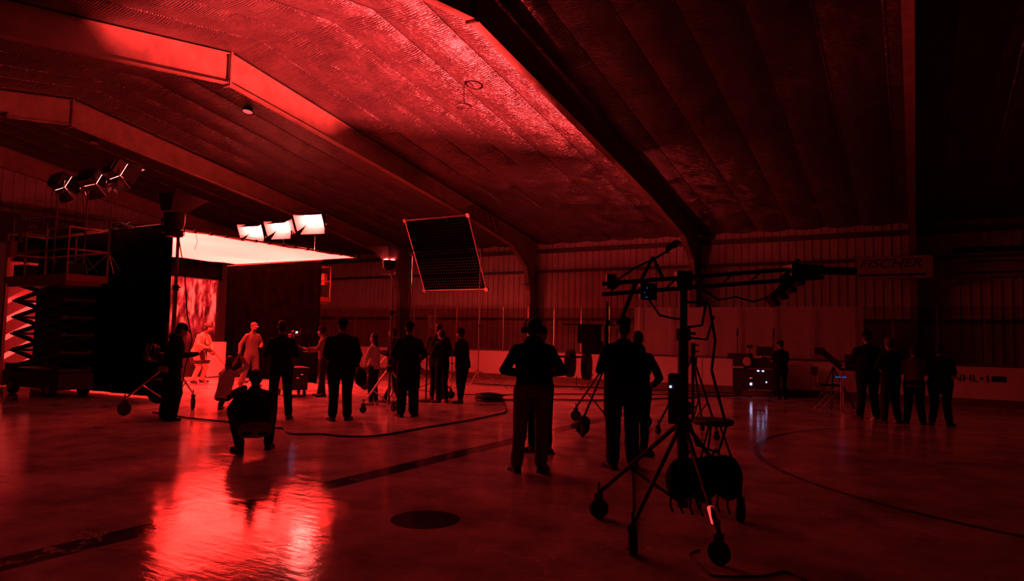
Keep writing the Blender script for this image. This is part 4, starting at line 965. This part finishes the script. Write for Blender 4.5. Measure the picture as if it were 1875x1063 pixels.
m.box((1.0, 0, .10), (.22, .20, .10)); m.box((1.28, 0, .105), (.34, .14, .06)); m.tube((.86, 0, .04), (.98, 0, .2), .02); m.build('hanging_head', 'black_metal', ja)
# second camera stand with round discs, behind the khaki trousers
c2 = roll_stand('camera_stand', 'black wheeled camera stand with two hanging round discs', (-4.78, 11.5, 0), [(.12, -1.28), (-.85, .55), (.6, .5)], 1.1, 2.25, .10, (.045, .035, .025), 'black_metal', 'stand', 'black_metal')
m = MB(); m.box((-.34, .0, 1.66), (.34, .30, .34)); m.box((-.25, -.05, 1.42), (.30, .26, .24)); m.box((-.62, -.2, 1.28), (.16, .1, .1)); m.tube((-.95, -.2, .95), (-.95, -.2, 1.24), .04); m.tube((-1.1, -.2, 1.24), (-.3, -.1, 1.24), .02); m.build('camera_body', 'black_plastic', c2, bevel=.01)
for (x, y, z) in ((-.67, -.10, 1.12), (-.36, -.06, 1.08)):
    m = MB(); m.lathe([(.08, -.06), (.25, -.055), (.26, 0), (.25, .055), (.08, .06)], 26, Matrix.Translation((x, y, z)) @ Matrix.Rotation(radians(102), 4, 'Z') @ Matrix.Rotation(pi / 2, 4, 'X')); m.build('round_disc', 'black_plastic', c2, smooth=True)
m = MB(); m.tube((-.72, -.3, 1.83), (.35, .22, 1.83), .012); m.build('cross_bar', 'black_metal', c2)
m = MB(); m.path([(-.52, -.14, .90), (-.50, -.2, .75), (-.40, -.22, .66), (-.3, -.15, .72), (-.22, -.1, .95)], .008, 6); m.build('cable_loop', 'cable', c2)
t = thing('sandbag', 'black sandbag at the foot of the wheeled camera stand', 'sandbag', (-4.7, 10.32, 0)); m = MB(); m.ball((0, 0, .14), (.12, .12, .13)); m.ball((.02, .02, .22), (.10, .09, .10)); o = m.build('bag', 'cloth_black', t); vox(o, .015, 2, .02)
t = roll_stand('light_stand', 'plain black stand between the capped person and the big tripod', (-3.25, 11.6, 0), [(.5, -.4), (-.5, -.3), (0, .6)], 1.25, 1.35, .05, (.025, .02, .015), 'black_metal', 'stand', 'black_metal')
t = thing('stool', 'low round-topped black stool behind the big tripod', 'stool', (-2.28, 9.1, 0))
m = MB(); m.lathe([(.24, .50), (.26, .52), (.26, .55), (.24, .57)], 26); m.build('seat', 'black_plastic', t, smooth=True)
for a in (0.4, 2.5, 4.6): m = MB(); m.tube((.08 * cos(a), .08 * sin(a), .5), (.26 * cos(a), .26 * sin(a), .0), .014); m.build('leg', 'black_metal', t)

# ------------------------------------------------------------------ monitor cart by the boards
mc = thing('monitor_cart', 'black monitor cart with blue-white lights in front of the boards', 'cart', (-4.0, 20.75, 0), radians(0))
m = MB(); m.box((0, 0, .62), (1.15, .55, .9)); m.build('cabinet', 'black_plastic', mc, bevel=.01)
m = MB(); m.box((-.42, 0, 1.14), (.62, .5, .16)); m.box((.10, 0, 1.10), (.4, .4, .05)); m.build('top_case', 'black_plastic', mc, bevel=.01)
m = MB(); m.box((.25, .05, 1.30), (.44, .05, .26)); m.build('monitor', 'black_plastic', mc); m = MB(); m.box((-.15, .05, 1.43), (.16, .05, .09)); m.tube((-.15, .05, 1.2), (-.15, .05, 1.4), .015); m.build('small_monitor', 'black_plastic', mc)
m = MB(); m.lathe([(.11, 0), (.125, .02), (.10, .05)], 24, Matrix.Translation((-.14, -.36, 1.0)) @ Matrix.Rotation(pi / 2, 4, 'X')); m.build('round_reflector', 'round_lit', mc, smooth=True)
for c, d in (((.12, -.2, 1.13), (.22, .12, .05)), ((-.42, -.35, .83), (.34, .1, .05)), ((.2, -.30, .80), (.66, .06, .012)), ((.2, -.30, .2), (.66, .06, .012))):
    m = MB(); m.box(c, d); m.build('shelf', 'round_lit', mc)
m = MB()
for x, z in ((.14, .74), (.27, .74)): m.box((x, -.285, z), (.05, .012, .025))
m.box((-.06, -.285, .36), (.05, .012, .06)); m.box((.36, -.285, .43), (.02, .012, .035)); m.build('indicator_light', 'led_blue', mc)
m = MB(); m.box((-.06, -.285, .53), (.07, .012, .02)); m.build('red_indicator', 'led_red', mc)
for x in (-.52, .50):
    m = MB(); m.tube((x, .1, 1.0), (x, .1, 1.75), .012); m.lathe([(.012, 1.72), (.035, 1.76), (.03, 1.84), (.008, 1.98)], 10, Matrix.Translation((x, .1, 0))); m.build('antenna', 'black_metal', mc)
for sx in (-.48, .48):
    for sy in (-.2, .2): m = MB(); wheel(m, (sx, sy, .085), .085, .04); m.build('caster_wheel', 'rubber', mc)
# director's chair and table by the dim group
dc = thing('folding_chair', 'dim folding chair with a blue strip in front of the boards', 'chair', (-1.75, 17.6, 0), radians(20))
m = MB()
for y in (-.24, .24): m.tube((-.28, y, 0), (.26, y, .62), .014); m.tube((.28, y, 0), (-.26, y, .62), .014); m.tube((-.28, y, .6), (-.30, y, 1.02), .014)
m.build('frame', 'alu', dc)
m = MB(); m.box((0, 0, .60), (.5, .46, .03)); m.build('seat', 'cloth_dark', dc); m = MB(); m.box((-.30, 0, .92), (.03, .5, .2)); m.build('backrest', 'cloth_dark', dc)
m = MB(); m.box((.22, -.20, .80), (.24, .02, .03)); m.build('blue_strip', 'led_blue_dim', dc)
t = thing('camera_tripod', 'dim tripod with a slanting camera beside the folding chair', 'tripod', (-1.72, 18.4, 0))
for a in (.5, 2.6, 4.7): m = MB(); m.tube((0, 0, 1.0), (.5 * cos(a), .5 * sin(a), 0), .02); m.build('leg', 'black_metal', t)
m = MB(); m.box((-.05, 0, 1.20), (.62, .12, .14), Matrix.Rotation(radians(42), 3, 'Y')); m.box((-.30, 0, 1.38), (.22, .18, .16)); m.build('camera_body', 'black_plastic', t)
t = thing('equipment_table', 'dim equipment table with stacked cases beside the tall dim person', 'table', (-1.15, 17.5, 0))
m = MB(); m.box((0, 0, .98), (.66, .6, .04)); m.build('table_top', 'black_plastic', t)
for sx in (-.3, .3):
    for sy in (-.26, .26): m = MB(); m.tube((sx, sy, 0), (sx, sy, .97), .016); m.build('leg', 'alu', t)
for k in range(2):
    t = thing('equipment_case', ('upper' if k else 'lower') + ' dark case stacked on the dim equipment table', 'case', (-1.12, 17.5, 1.0 + .17 * k)); m = MB(); m.box((0, 0, .08), (.52, .4, .15)); m.build('body', 'black_plastic', t, bevel=.015)
    m = MB(); m.box((0, -.205, .08), (.12, .015, .03)); m.build('handle', 'alu', t)

# ------------------------------------------------------------------ cables on the ice
def cable(label, pts, r=.016, n=8):
    P0 = [Vector((x, y, r + .001)) for x, y in pts]; out = []
    for i in range(len(P0) - 1):
        a, b, c, d = P0[max(i - 1, 0)], P0[i], P0[i + 1], P0[min(i + 2, len(P0) - 1)]
        for k in range(n):
            t = k / n; out.append(.5 * ((2 * b) + (c - a) * t + (2 * a - 5 * b + 4 * c - d) * t * t + (3 * b - a - 3 * c + d) * t ** 3))
    out.append(P0[-1]); m = MB(); m.path(out, r, 6); return tag(m.build('floor_cable', 'cable', smooth=True), label, 'cable')
cable('long black cable snaking over the lit ice past the squatting person', [(-12.5, 7.85), (-11.44, 7.76), (-10.78, 7.79), (-10.12, 7.85), (-9.14, 7.83), (-8.91, 7.86), (-8.53, 7.6), (-8.28, 7.57), (-7.99, 7.8), (-7.56, 7.84), (-7.24, 8.1), (-7.18, 8.67), (-7.2, 9.57), (-7.18, 10.54), (-7.25, 11.59), (-7.38, 12.35), (-7.94, 13.29), (-8.5, 14.1)])
cable('straight black cable along the ice nearest to the rink boards', [(-12.6, 18.9), (-11.26, 19.0), (-10.24, 19.65), (-8.05, 20.6), (-6.31, 20.9), (-4.6, 21.1)])
cable('black cable crossing from the coil toward the monitor cart', [(-9.0, 14.5), (-8.19, 15.4), (-6.81, 16.38), (-5.54, 18.4), (-4.8, 20.0), (-4.0, 20.3)])
cable('thin cable on the ice between the beanie wearer and the silver stand', [(-12.2, 15.6), (-11.0, 15.2), (-9.9, 15.6), (-8.6, 17.2), (-7.0, 18.6), (-5.4, 20.2)], .012)
cable('cable trailing from the capped person to the camera side of the big tripod', [(-2.99, 8.03), (-2.39, 6.46), (-2.0, 5.4), (-1.89, 5.0)], .012)
cable('thin curling cable by the tripod wheel under the glowing red tape', [(-1.43, 5.3), (-1.46, 5.15), (-1.37, 5.0), (-1.27, 4.85), (-1.17, 4.80), (-.91, 4.98), (-.8, 5.15), (-.65, 5.05)], .008)
t = thing('cable_pile', 'flat pile of coiled cable on the ice beyond the long cable', 'cable', (-9.05, 14.35, 0))
m = MB()
for k in range(9): m.path([((.30 + .05 * sin(k)) * cos(a) + .05 * sin(k * 2), (.34 + .04 * cos(k)) * sin(a), .02 + .016 * k + .01 * sin(3 * a + k)) for a in [2 * pi * q / 24 for q in range(25)]], .018, 6)
m.build('loop', 'cable', t)
